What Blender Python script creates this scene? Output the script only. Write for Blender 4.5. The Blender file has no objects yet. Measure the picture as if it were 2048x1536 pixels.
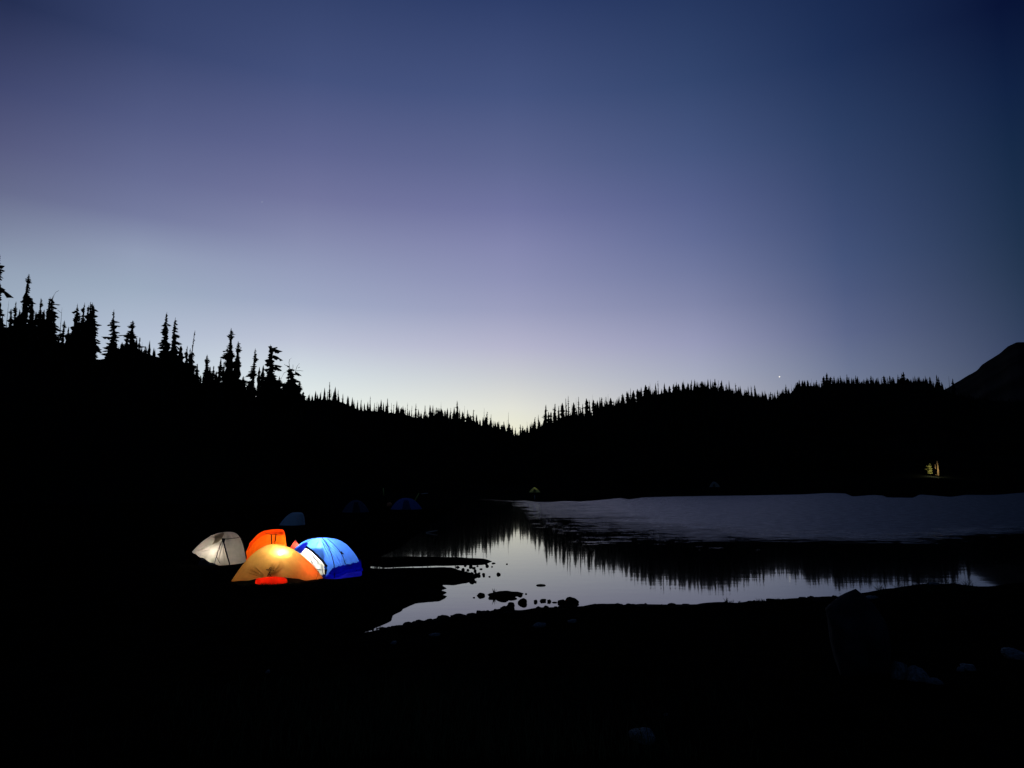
import bpy, math, random
import numpy as np
from mathutils import Vector, noise as mnoise

# ------------------------------------------------------------------ scene, camera, world
scene = bpy.context.scene
COL = scene.collection
F, PITCH, CAMZ = 1400.0, math.radians(7.48), 3.0      # focal length in photo pixels (2048 wide), tilt, eye height over the lake

cam_d = bpy.data.cameras.new("camera")
cam = bpy.data.objects.new("camera", cam_d)
COL.objects.link(cam)
cam.location = (0, 0, CAMZ)
cam.rotation_euler = (math.radians(90) + PITCH, 0, 0)
cam_d.sensor_width = 36
cam_d.lens = 36 * F / 2048
cam_d.clip_start = 0.05
cam_d.clip_end = 30000
scene.camera = cam

scene.view_settings.view_transform = 'Standard'
scene.view_settings.look = 'None'
scene.view_settings.exposure = 0
scene.view_settings.gamma = 1
scene.cycles.use_denoising = True
scene.cycles.max_bounces = 10
scene.cycles.transparent_max_bounces = 12
scene.cycles.sample_clamp_indirect = 4

CP, SP = math.cos(PITCH), math.sin(PITCH)
def ray(px, py):
    v = -(py - 768) / F
    return np.array([(px - 1024) / F, CP - v * SP, SP + v * CP])
def azel(px, py):
    d = ray(px, py)
    return math.atan2(d[0], d[1]), d[2] / math.hypot(d[0], d[1])      # azimuth, tan(elevation)
def on_z(px, py, z=0.0):
    d = ray(px, py); k = (z - CAMZ) / d[2]
    return d[0] * k, d[1] * k
def at_range(px, py, rng):
    d = ray(px, py); k = rng / math.hypot(d[0], d[1])
    return np.array([d[0] * k, d[1] * k, CAMZ + d[2] * k])
def project(P):
    P = np.asarray(P, float)
    X, Y, Z = P[..., 0], P[..., 1], P[..., 2] - CAMZ
    dep = Y * CP + Z * SP
    up = -Y * SP + Z * CP
    return 1024 + F * X / dep, 768 - F * up / dep

def lin(c):
    return tuple(((v / 255) / 12.92 if v / 255 <= 0.04045 else ((v / 255 + 0.055) / 1.055) ** 2.4) for v in c)

# sky colours of the afterglow: rows by height in the sky, columns by compass direction
SKY_X = [-500, 0, 300, 600, 1024, 1400, 1700, 2048, 2600]
SKY_Y = [0, 150, 300, 425, 505, 600, 700, 760, 820, 870]
SKY = [
 [(22,32,62),(36,46,84),(39,54,98),(41,57,102),(37,54,102),(29,47,92),(18,35,78),(6,16,56),(4,10,30)],
 [(40,48,86),(60,68,112),(66,77,124),(68,81,130),(62,78,128),(51,70,116),(34,54,100),(13,31,72),(6,16,40)],
 [(60,66,104),(88,92,134),(92,99,146),(95,101,150),(88,98,146),(71,87,136),(48,68,112),(22,44,80),(8,20,44)],
 [(80,90,120),(110,118,153),(115,123,165),(119,124,168),(113,119,168),(91,103,153),(61,79,125),(30,52,86),(10,24,48)],
 [(98,110,138),(146,160,188),(146,159,191),(142,151,189),(134,139,184),(105,117,164),(69,88,134),(36,57,90),(11,25,50)],
 [(115,130,150),(158,178,200),(160,178,204),(158,170,204),(148,154,194),(128,136,178),(84,99,144),(46,66,98),(14,28,50)],
 [(130,145,158),(178,195,208),(190,202,216),(196,204,216),(184,186,204),(158,163,190),(104,116,150),(56,72,104),(16,30,50)],
 [(138,150,160),(186,202,210),(204,214,222),(220,228,228),(206,206,208),(174,177,194),(122,132,158),(66,80,108),(18,32,52)],
 [(140,152,160),(190,205,210),(210,220,222),(238,242,234),(231,228,215),(190,188,196),(132,140,160),(72,86,110),(20,34,52)],
 [(140,152,160),(190,205,210),(215,222,220),(246,248,234),(243,238,208),(200,194,194),(136,142,160),(74,88,110),(20,34,52)],
]
SKYL = np.array([[lin((c[0] * (.995 if k < 7 else .985) * q_, c[1] * (.985 if k in (3, 4, 5, 6) else 1) * q_, c[2] * (.96 if k < 6 else 1.01) * q_)) for c, q_ in zip(r, (1, 1, 1, 1, 1, .975, .93, .89, .87))] for k, r in enumerate(SKY)])
def sky_at(px, py):
    px = min(max(px, SKY_X[0]), SKY_X[-1]); py = min(max(py, SKY_Y[0]), SKY_Y[-1])
    i = min(max(int(np.searchsorted(SKY_X, px)) - 1, 0), len(SKY_X) - 2)
    j = min(max(int(np.searchsorted(SKY_Y, py)) - 1, 0), len(SKY_Y) - 2)
    u = (px - SKY_X[i]) / (SKY_X[i + 1] - SKY_X[i]); v = (py - SKY_Y[j]) / (SKY_Y[j + 1] - SKY_Y[j])
    return (SKYL[j, i] * (1 - u) + SKYL[j, i + 1] * u) * (1 - v) + (SKYL[j + 1, i] * (1 - u) + SKYL[j + 1, i + 1] * u) * v

world = bpy.data.worlds.new("World")
scene.world = world
world.use_nodes = True
nt = world.node_tree
nt.nodes.clear()
def nd(t, **kw):
    n = nt.nodes.new(t)
    for k, v in kw.items(): setattr(n, k, v)
    return n
def mth(op, a, b=None, clamp=False):
    n = nd('ShaderNodeMath', operation=op, use_clamp=clamp)
    for i, v in enumerate((a, b)):
        if v is None: continue
        if isinstance(v, (int, float)): n.inputs[i].default_value = v
        else: nt.links.new(v, n.inputs[i])
    return n.outputs[0]
tc = nd('ShaderNodeTexCoord')
sx = nd('ShaderNodeSeparateXYZ')
nt.links.new(tc.outputs['Generated'], sx.inputs[0])
azn = mth('ARCTAN2', sx.outputs[0], sx.outputs[1])
eln = mth('DIVIDE', mth('ARCSINE', sx.outputs[2]), math.radians(60), True)
AZC = [-75, -50, -38, -29, -17, 0, 15, 26, 37, 55, 85]
ELS = [0, 3, 5.5, 8, 10.5, 13.5, 16, 18.6, 21.5, 25, 30, 38, 60]
prev = None
for k, a in enumerate(AZC):
    r = nd('ShaderNodeValToRGB')
    r.color_ramp.interpolation = 'B_SPLINE' if False else 'EASE' if False else 'LINEAR'
    for q, e in enumerate(ELS):
        te = math.tan(math.radians(min(e, 37)))
        ar = math.radians(max(min(a, 60), -60))
        d = np.array([math.sin(ar), math.cos(ar), te]) 
        px, py = project(d + np.array([0, 0, CAMZ]))
        c = sky_at(px, py) * (1.0 if e < 50 else 0.45)
        if a == -75: c = c * 0.35
        if a == 85: c = c * 0.5
        if q < 2: el_ = r.color_ramp.elements[q]; el_.position = e / 60
        else: el_ = r.color_ramp.elements.new(e / 60)
        el_.color = (c[0], c[1], c[2], 1)
    nt.links.new(eln, r.inputs[0])
    if prev is None: prev = r.outputs[0]
    else:
        mr = nd('ShaderNodeMapRange', interpolation_type='SMOOTHSTEP' if k in (1, 10) else 'LINEAR')
        mr.inputs[1].default_value = math.radians(AZC[k - 1]); mr.inputs[2].default_value = math.radians(a)
        nt.links.new(azn, mr.inputs[0])
        mx = nd('ShaderNodeMix', data_type='RGBA')
        nt.links.new(mr.outputs[0], mx.inputs[0]); nt.links.new(prev, mx.inputs[6]); nt.links.new(r.outputs[0], mx.inputs[7])
        prev = mx.outputs[2]
back = nd('ShaderNodeMapRange', interpolation_type='SMOOTHSTEP')          # the sky opposite the afterglow is nearly night
back.inputs[1].default_value = math.radians(80); back.inputs[2].default_value = math.radians(130)
nt.links.new(mth('ABSOLUTE', azn), back.inputs[0])
mb = nd('ShaderNodeMix', data_type='RGBA')
mb.inputs[7].default_value = (0.009, 0.019, 0.046, 1)
nt.links.new(back.outputs[0], mb.inputs[0]); nt.links.new(prev, mb.inputs[6])
bg = nd('ShaderNodeBackground')
nt.links.new(mb.outputs[2], bg.inputs[0])
bg.inputs[1].default_value = 1.0
sk = nd('ShaderNodeTexSky', sky_type='NISHITA')
sk.sun_disc = False; sk.sun_elevation = math.radians(-6); sk.sun_rotation = 0.0
bg2 = nd('ShaderNodeBackground'); bg2.inputs[1].default_value = 0.05
nt.links.new(sk.outputs[0], bg2.inputs[0])
ad = nd('ShaderNodeAddShader')
nt.links.new(bg.outputs[0], ad.inputs[0]); nt.links.new(bg2.outputs[0], ad.inputs[1])
wo = nd('ShaderNodeOutputWorld')
nt.links.new(ad.outputs[0], wo.inputs[0])

# ------------------------------------------------------------------ helpers
def tag(o, label=None, cat=None, group=None, kind=None):
    if label: o['label'] = label
    if cat: o['category'] = cat
    if group: o['group'] = group
    if kind: o['kind'] = kind
    return o
def mesh(name, verts, faces, smooth=False):
    me = bpy.data.meshes.new(name)
    me.from_pydata([tuple(v) for v in verts], [], [tuple(int(i) for i in f) for f in faces])
    if smooth: me.polygons.foreach_set('use_smooth', [True] * len(me.polygons))
    me.update()
    return me
def link(name, me, mat=None, parent=None, loc=None):
    o = bpy.data.objects.new(name, me)
    COL.objects.link(o)
    if mat is not None and me is not None:
        if not me.materials: me.materials.append(mat)
    if parent is not None: o.parent = parent
    if loc is not None: o.location = loc
    return o
def empty(name, loc):
    o = bpy.data.objects.new(name, None); COL.objects.link(o); o.location = loc; o.empty_display_size = 0.2
    return o
def material(name, col, rough=0.9, col2=None, scale=5.0, bump=0.0, bscale=20.0, spec=0.3):
    m = bpy.data.materials.new(name); m.use_nodes = True
    t = m.node_tree; b = t.nodes['Principled BSDF']
    b.inputs['Roughness'].default_value = rough
    b.inputs['Specular IOR Level'].default_value = spec
    tcn = t.nodes.new('ShaderNodeTexCoord')
    n = t.nodes.new('ShaderNodeTexNoise'); n.inputs['Scale'].default_value = scale; n.inputs['Detail'].default_value = 6
    t.links.new(tcn.outputs['Object'], n.inputs['Vector'])
    r = t.nodes.new('ShaderNodeValToRGB')
    r.color_ramp.elements[0].position = 0.35; r.color_ramp.elements[1].position = 0.65
    c2 = col2 or tuple(c * 0.55 for c in col)
    r.color_ramp.elements[0].color = (*c2, 1); r.color_ramp.elements[1].color = (*col, 1)
    t.links.new(n.outputs[0], r.inputs[0]); t.links.new(r.outputs[0], b.inputs['Base Color'])
    if bump:
        n2 = t.nodes.new('ShaderNodeTexNoise'); n2.inputs['Scale'].default_value = bscale; n2.inputs['Detail'].default_value = 5
        t.links.new(tcn.outputs['Object'], n2.inputs['Vector'])
        bp = t.nodes.new('ShaderNodeBump'); bp.inputs['Strength'].default_value = bump; bp.inputs['Distance'].default_value = 0.05
        t.links.new(n2.outputs[0], bp.inputs['Height']); t.links.new(bp.outputs[0], b.inputs['Normal'])
    return m
def fabric(name, col, trans, clear=0.02, wrinkle=0.25, tfac=0.6):
    """thin tent cloth: part diffuse, part translucent, a trace see-through"""
    m = bpy.data.materials.new(name); m.use_nodes = True
    t = m.node_tree; t.nodes.clear()
    N = t.nodes.new; L = t.links.new
    tcn = N('ShaderNodeTexCoord')
    n = N('ShaderNodeTexNoise'); n.inputs['Scale'].default_value = 3.0; n.inputs['Detail'].default_value = 5; n.inputs['Distortion'].default_value = 0.8
    L(tcn.outputs['Object'], n.inputs['Vector'])
    bp = N('ShaderNodeBump'); bp.inputs['Strength'].default_value = wrinkle; bp.inputs['Distance'].default_value = 0.06
    L(n.outputs[0], bp.inputs['Height'])
    n3 = N('ShaderNodeTexNoise'); n3.inputs['Scale'].default_value = 7.0; n3.inputs['Detail'].default_value = 7
    L(tcn.outputs['Object'], n3.inputs['Vector'])
    mr = N('ShaderNodeMapRange'); mr.inputs[3].default_value = 0.78; mr.inputs[4].default_value = 1.18
    L(n3.outputs[0], mr.inputs[0])
    vm = N('ShaderNodeVectorMath'); vm.operation = 'SCALE'; vm.inputs[0].default_value = trans
    L(mr.outputs[0], vm.inputs['Scale'])
    d = N('ShaderNodeBsdfDiffuse'); d.inputs[0].default_value = (*col, 1)
    tr = N('ShaderNodeBsdfTranslucent'); L(vm.outputs[0], tr.inputs[0])
    L(bp.outputs[0], d.inputs['Normal']); L(bp.outputs[0], tr.inputs['Normal'])
    m1 = N('ShaderNodeMixShader'); m1.inputs[0].default_value = tfac
    L(d.outputs[0], m1.inputs[1]); L(tr.outputs[0], m1.inputs[2])
    tp = N('ShaderNodeBsdfTransparent')
    m2 = N('ShaderNodeMixShader'); m2.inputs[0].default_value = clear
    L(m1.outputs[0], m2.inputs[1]); L(tp.outputs[0], m2.inputs[2])
    o = N('ShaderNodeOutputMaterial'); L(m2.outputs[0], o.inputs[0])
    return m
def emitter(name, col, strength):
    m = bpy.data.materials.new(name); m.use_nodes = True
    t = m.node_tree; t.nodes.clear()
    e = t.nodes.new('ShaderNodeEmission'); e.inputs[0].default_value = (*col, 1); e.inputs[1].default_value = strength
    o = t.nodes.new('ShaderNodeOutputMaterial'); t.links.new(e.outputs[0], o.inputs[0])
    return m
def point_light(name, pos, energy, col, parent=None, radius=0.03):
    l = bpy.data.lights.new(name, 'POINT'); l.energy = energy; l.color = col; l.shadow_soft_size = radius
    o = bpy.data.objects.new(name, l); COL.objects.link(o)
    if parent is not None: o.parent = parent
    o.location = pos
    return o
def tube(path, rad, seg=6, cap=True):
    path = [np.asarray(p, float) for p in path]
    V, Fc = [], []
    n = len(path)
    for i, p in enumerate(path):
        t = path[min(i + 1, n - 1)] - path[max(i - 1, 0)]
        t = t / (np.linalg.norm(t) + 1e-9)
        a = np.cross(t, [0, 0, 1.0]) if abs(t[2]) < 0.9 else np.cross(t, [1.0, 0, 0])
        a /= np.linalg.norm(a); b = np.cross(t, a)
        r = rad[i] if hasattr(rad, '__len__') else rad
        for k in range(seg):
            w = 2 * math.pi * k / seg
            V.append(p + r * (math.cos(w) * a + math.sin(w) * b))
    for i in range(n - 1):
        for k in range(seg):
            Fc.append((i * seg + k, i * seg + (k + 1) % seg, (i + 1) * seg + (k + 1) % seg, (i + 1) * seg + k))
    if cap:
        Fc.append(tuple(range(seg))[::-1]); Fc.append(tuple((n - 1) * seg + k for k in range(seg)))
    return V, Fc
class MB:
    def __init__(s): s.v = []; s.f = []
    def add(s, v, f):
        o = len(s.v); s.v.extend(v); s.f.extend(tuple(i + o for i in q) for q in f)
    def mesh(s, name, smooth=False): return mesh(name, s.v, s.f, smooth)

M_soil = material('dark_heath_soil', (0.0055, 0.0055, 0.004), 1.0, (0.0025, 0.0025, 0.002), 1.5, 0.6, 6.0, 0.0)
M_hill = material('conifer_slope', (0.008, 0.010, 0.008), 1.0, (0.004, 0.005, 0.004), 0.05, 0, 1, 0.0)
M_mount = material('bare_mountain_rock', (0.026, 0.026, 0.026), 1.0, (0.012, 0.012, 0.012), 0.004, 0, 1, 0.0)
M_needle = material('conifer_needles', (0.012, 0.018, 0.012), 0.9, (0.006, 0.010, 0.006), 3.0, 0, 1, 0.05)
M_bark = material('conifer_bark', (0.03, 0.025, 0.02), 0.9, (0.015, 0.012, 0.01), 4.0, 0, 1, 0.05)
M_rock = material('wet_dark_rock', (0.012, 0.012, 0.012), 0.95, (0.005, 0.005, 0.005), 3.0, 0.7, 9.0, 0.02)
M_rock2 = material('grey_lichen_rock', (0.20, 0.28, 0.30), 0.9, (0.06, 0.08, 0.085), 4.0, 0.7, 9.0, 0.1)
M_boulder = material('blue_grey_boulder', (0.030, 0.038, 0.044), 0.9, (0.008, 0.011, 0.013), 1.2, 0.8, 5.0, 0.1)
M_grass = material('dark_sedge', (0.06, 0.075, 0.025), 0.9, (0.01, 0.012, 0.005), 0.35)

# ------------------------------------------------------------------ lake and terrain
# the shoreline, walked as it lies on the ground (measured off the photograph, laid on the water level)
SH = [(960,997),(1010,1001),(1045,1001),(1075,1004),(1105,1004),(1130,1002),(1160,1003),(1200,1000),(1240,996),(1258,999),(1285,995),(1350,993),(1420,992),
 (1500,991),(1600,989),(1655,986),(1690,987),(1705,993),(1745,990),(1765,991),(1775,995),(1825,996),(1840,989),(1880,992),(1900,994),(1930,990),(1990,990),(2048,985),(2200,982),(2500,980),
 (2900,990),(2900,1060),(2600,1120),(2300,1150),(2150,1160),(2048,1167),(1990,1173),(1950,1177),(1905,1168),(1870,1172),(1840,1170),(1800,1176),(1765,1180),(1745,1184),(1710,1190),(1660,1197),
 (1625,1198),(1600,1199),(1560,1202),(1500,1207),(1430,1208),(1380,1212),(1300,1212),(1250,1213),(1190,1212),(1160,1216),(1120,1219),(1080,1218),(1050,1221),(1038,1224),
 (1022,1218),(1005,1220),(985,1223),(960,1228),(930,1234),(905,1238),(880,1238),(850,1243),(820,1249),(790,1254),(765,1259),(735,1267),(690,1272),
 (715,1265),(745,1258),(765,1251),(780,1243),(788,1233),(795,1226),(812,1216),(838,1204),(868,1200),(890,1199),(895,1193),(884,1190),(893,1184),(880,1180),(896,1177),(884,1170),(895,1166),
 (915,1166),(940,1163),(958,1156),(954,1150),(935,1145),(918,1142),(915,1138),(860,1138.5),(800,1140),(758,1141),(738,1136),(748,1122),(765,1111),(800,1095),(830,1072),(856,1052),(895,1026),(925,1006)]
SPIT = [(735,1119),(800,1117),(870,1117),(930,1118.5),(962,1120),(986,1122),(978,1126),(950,1127),(915,1127),(900,1128),(870,1128),(800,1130.5),(766,1132),(735,1130)]
ISLE = [(974,1189),(985,1186),(1010,1185),(1040,1185.5),(1046,1187.5),(1036,1192),(1022,1195),(1014,1200),(1006,1197),(990,1196),(978,1194)]
def wpoly(L): return np.array([on_z(x, y) for x, y in L])
P_SH, P_SPIT, P_ISLE = wpoly(SH), wpoly(SPIT), wpoly(ISLE)
def sdf(P, X, Y):
    """signed distance, negative inside"""
    d = np.full(X.shape, 1e18); ins = np.zeros(X.shape, bool)
    n = len(P)
    for i in range(n):
        ax, ay = P[i]; bx, by = P[(i + 1) % n]
        ex, ey = bx - ax, by - ay
        wx, wy = X - ax, Y - ay
        t = np.clip((wx * ex + wy * ey) / (ex * ex + ey * ey + 1e-12), 0, 1)
        dx, dy = wx - ex * t, wy - ey * t
        d = np.minimum(d, dx * dx + dy * dy)
        c = ((ay > Y) != (by > Y))
        with np.errstate(divide='ignore', invalid='ignore'):
            xi = ax + (Y - ay) * ex / (ey if ey != 0 else 1e-12)
        ins ^= c & (X < xi)
    return np.where(ins, -1, 1) * np.sqrt(d)
_rs = np.random.RandomState(7)
_WV = [(_rs.uniform(-1, 1), _rs.uniform(-1, 1), _rs.uniform(0, 6.28)) for _ in range(40)]
def wob(X, Y, f, lo, hi):
    s = np.zeros_like(X)
    for i in range(lo, hi):
        a, b, c = _WV[i]
        k = f * (1.5 + 1.3 * ((i * 7) % 5) / 5)
        s = s + np.sin((a * X + b * Y) * k + c + 1.7 * np.sin((b * X - a * Y) * k * 0.7 + c))
    return s / (hi - lo)
def smst(a, b, x):
    t = np.clip((x - a) / (b - a), 0, 1); return t * t * (3 - 2 * t)

R_L1 = [(-900,640),(-500,620),(-300,632),(-100,640),(0,648),(60,658),(100,674),(130,693),(165,712),(200,717),(215,713),(235,706),(262,701),(285,702),(300,706),(320,713),(350,737),(400,763),(440,773),(480,789),(540,797),(600,802),
        (622,812),(660,840),(700,865),(760,902),(820,935),(900,962),(1000,985),(2600,985)]
R_L2 = [(-500,830),(400,806),(560,803),(600,801),(645,800),(675,801),(700,812),(722,821),(760,823),(800,825),(840,836),(900,836),(920,839),(950,849),(985,854),(1010,859),(1027,872),(1034,874),(1040,869),(1060,863),
        (1085,851),(1100,848),(1115,838),(1140,832),(1185,830),(1197,813),(1230,812),(1245,806),(1272,805),(1290,791),(1320,786),(1360,784),(1400,780),(1418,777),(1430,781),(1450,780),(1475,788),(1500,793),(1520,796),
        (1540,801),(1555,797),(1568,787),(1580,787),(1588,778),(1600,771),(1630,771),(1640,774),(1655,768),(1675,766),(1710,766),(1740,768),(1780,766),(1850,763),(1862,769),(1870,775),(1885,776),(1900,786),(1950,798),(2048,805),(2600,790)]
R_D2 = [(-500,200),(600,200),(760,200),(850,225),(900,250),(985,290),(1030,380),(1085,310),(1160,280),(1290,260),(1450,270),(1545,330),(1600,450),(1750,620),(2048,640),(2600,640)]
R_M = [(1500,985),(1780,850),(1850,800),(1880,780),(1897,772),(1912,763),(1925,755),(1938,747),(1953,738),(1963,727),(1980,716),(2000,703),(2014,690),(2034,681),(2048,680),(2080,684),(2140,700),(2300,660),(2500,655),(2900,690)]
def prof(L):
    a = [azel(x, y) for x, y in L]
    return np.array([q[0] for q in a]), np.array([q[1] for q in a])
A1, E1 = prof(R_L1); A2, E2 = prof(R_L2); AM, EM = prof(R_M)
AD, _ = prof([(x, 850) for x, _ in R_D2]); DD = np.array([d for _, d in R_D2], float)
def d2(az): return np.interp(az, AD, DD)
D1 = 130.0
DM = 3600.0
def hgt(X, Y, detail=True):
    X = np.asarray(X, float); Y = np.asarray(Y, float)
    R = np.hypot(X, Y) + 1e-6; A = np.arctan2(X, Y)
    s = sdf(P_SH, X, Y)                                   # <0 in the lake
    s2 = np.minimum(sdf(P_SPIT, X, Y), sdf(P_ISLE, X, Y)) # <0 on the spit and the islet
    s = np.maximum(s, -s2)
    near = np.clip(1.3 - R / 60, 0, 1)
    s = s + (wob(X, Y, 2.2, 0, 8) * 0.10 + wob(X, Y, 6.0, 8, 18) * 0.06) * near * smst(120, 30, R)
    land = np.clip(s, 0, None)
    zb = 0.16 * (1 - np.exp(-land / 0.35)) + 0.016 * np.minimum(land, 45) + 1.05 * smst(14.5, 3.5, R) * smst(0, 2.5, land)
    zb = zb + land.clip(0, 1) * (wob(X, Y, 1.1, 3, 14) * 0.05 + wob(X, Y, 4.0, 18, 30) * 0.025)
    zw = -0.25 * (1 - np.exp(s.clip(None, 0) / 0.5)) + 0.04 * np.maximum(s, -30).clip(None, 0)
    z = np.where(s > 0, zb, zw)
    rough = wob(A * 900, R * 0.03, 0.12, 0, 12) * 0.0011 + wob(A * 900, R * 0.05, 0.5, 12, 26) * 0.0006
    def ridge(az, el, D, r0, pw):
        e = np.interp(A, az, el) + rough
        zc = CAMZ + e * D
        g = np.clip((R - r0) / (D - r0), 0, 1) ** pw
        f = np.where(R <= D, g, np.clip(1 - 0.45 * (R / D - 1), 0, 1))
        return zc * f
    land_ok = smst(1.0, 14.0, s)
    h1 = ridge(A1, E1, D1, 55.0, 1.35) * land_ok
    h2 = ridge(A2, E2, d2(A), 150.0, 1.15) * smst(2.0, 25.0, s)
    hm = ridge(AM, EM, DM, 700.0, 1.2)
    hm = np.where((A > AM[0]) & (np.abs(A) < 1.5), hm, 0)
    h12 = np.where(np.abs(A) < 1.6, np.maximum(h1, h2), 6.0 * smst(30, 200, R))
    return np.where(s > 0.4, np.maximum(z, np.maximum(np.where(R > 40, h12, -9), np.where(R > 800, hm, -9))), z)
def hz(x, y): return float(hgt(np.array([x]), np.array([y]))[0])
_RR = np.exp(np.linspace(math.log(3.2), math.log(900), 1600))
def hit(px, py):
    """where the line of sight meets the ground"""
    d = ray(px, py); h = math.hypot(d[0], d[1])
    X, Y, Z = d[0] / h * _RR, d[1] / h * _RR, CAMZ + d[2] / h * _RR
    g = hgt(X, Y)
    k = int(np.argmax(Z <= np.maximum(g, 0)))
    return np.array([X[k], Y[k], max(g[k], 0)])

az_l = np.concatenate([np.linspace(-math.pi, math.radians(-48), 60)[:-1], np.linspace(math.radians(-48), math.radians(48), 760), np.linspace(math.radians(48), math.pi, 60)[1:-1]])
r_l = np.concatenate([[0.05, 1.0, 2.0], np.exp(np.linspace(math.log(3), math.log(62), 330)), np.exp(np.linspace(math.log(62), math.log(700), 150))[1:], np.exp(np.linspace(math.log(700), math.log(15000), 60))[1:]])
# ring exactly on the crests
def grid_part(name, i0, i1, mat):
    rr = r_l[i0:i1 + 1]
    AA, RR = np.meshgrid(az_l, rr, indexing='xy')
    X = RR * np.sin(AA); Y = RR * np.cos(AA)
    Z = hgt(X, Y)
    n, m = len(rr), len(az_l)
    V = np.stack([X, Y, Z], -1).reshape(-1, 3)
    i = np.arange(n - 1)[:, None] * m; j = np.arange(m)[None, :]; j2 = (j + 1) % m
    Q = np.stack([i + j, i + j2, i + m + j2, i + m + j], -1).reshape(-1, 4)
    me = bpy.data.meshes.new(name)
    me.vertices.add(len(V)); me.vertices.foreach_set('co', V.ravel())
    me.loops.add(Q.size); me.loops.foreach_set('vertex_index', Q.ravel().astype(np.int32))
    me.polygons.add(len(Q)); me.polygons.foreach_set('loop_start', np.arange(0, Q.size, 4, dtype=np.int32))
    me.polygons.foreach_set('loop_total', np.full(len(Q), 4, dtype=np.int32))
    me.update(calc_edges=True); me.validate()
    me.polygons.foreach_set('use_smooth', [True] * len(me.polygons))
    return link(name, me, mat)
i60 = 3 + 330 - 1
i700 = i60 + 149
tag(grid_part('ground', 0, i60, M_soil), 'dark heath ground and lake shore around the tents', kind='structure')
tag(grid_part('hills', i60, i700, M_hill), 'black wooded hills around the far side of the lake', kind='structure')
tag(grid_part('mountain', i700, len(r_l) - 1, M_mount), 'dark bare mountain shoulder rising beyond the hills', kind='structure')

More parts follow.
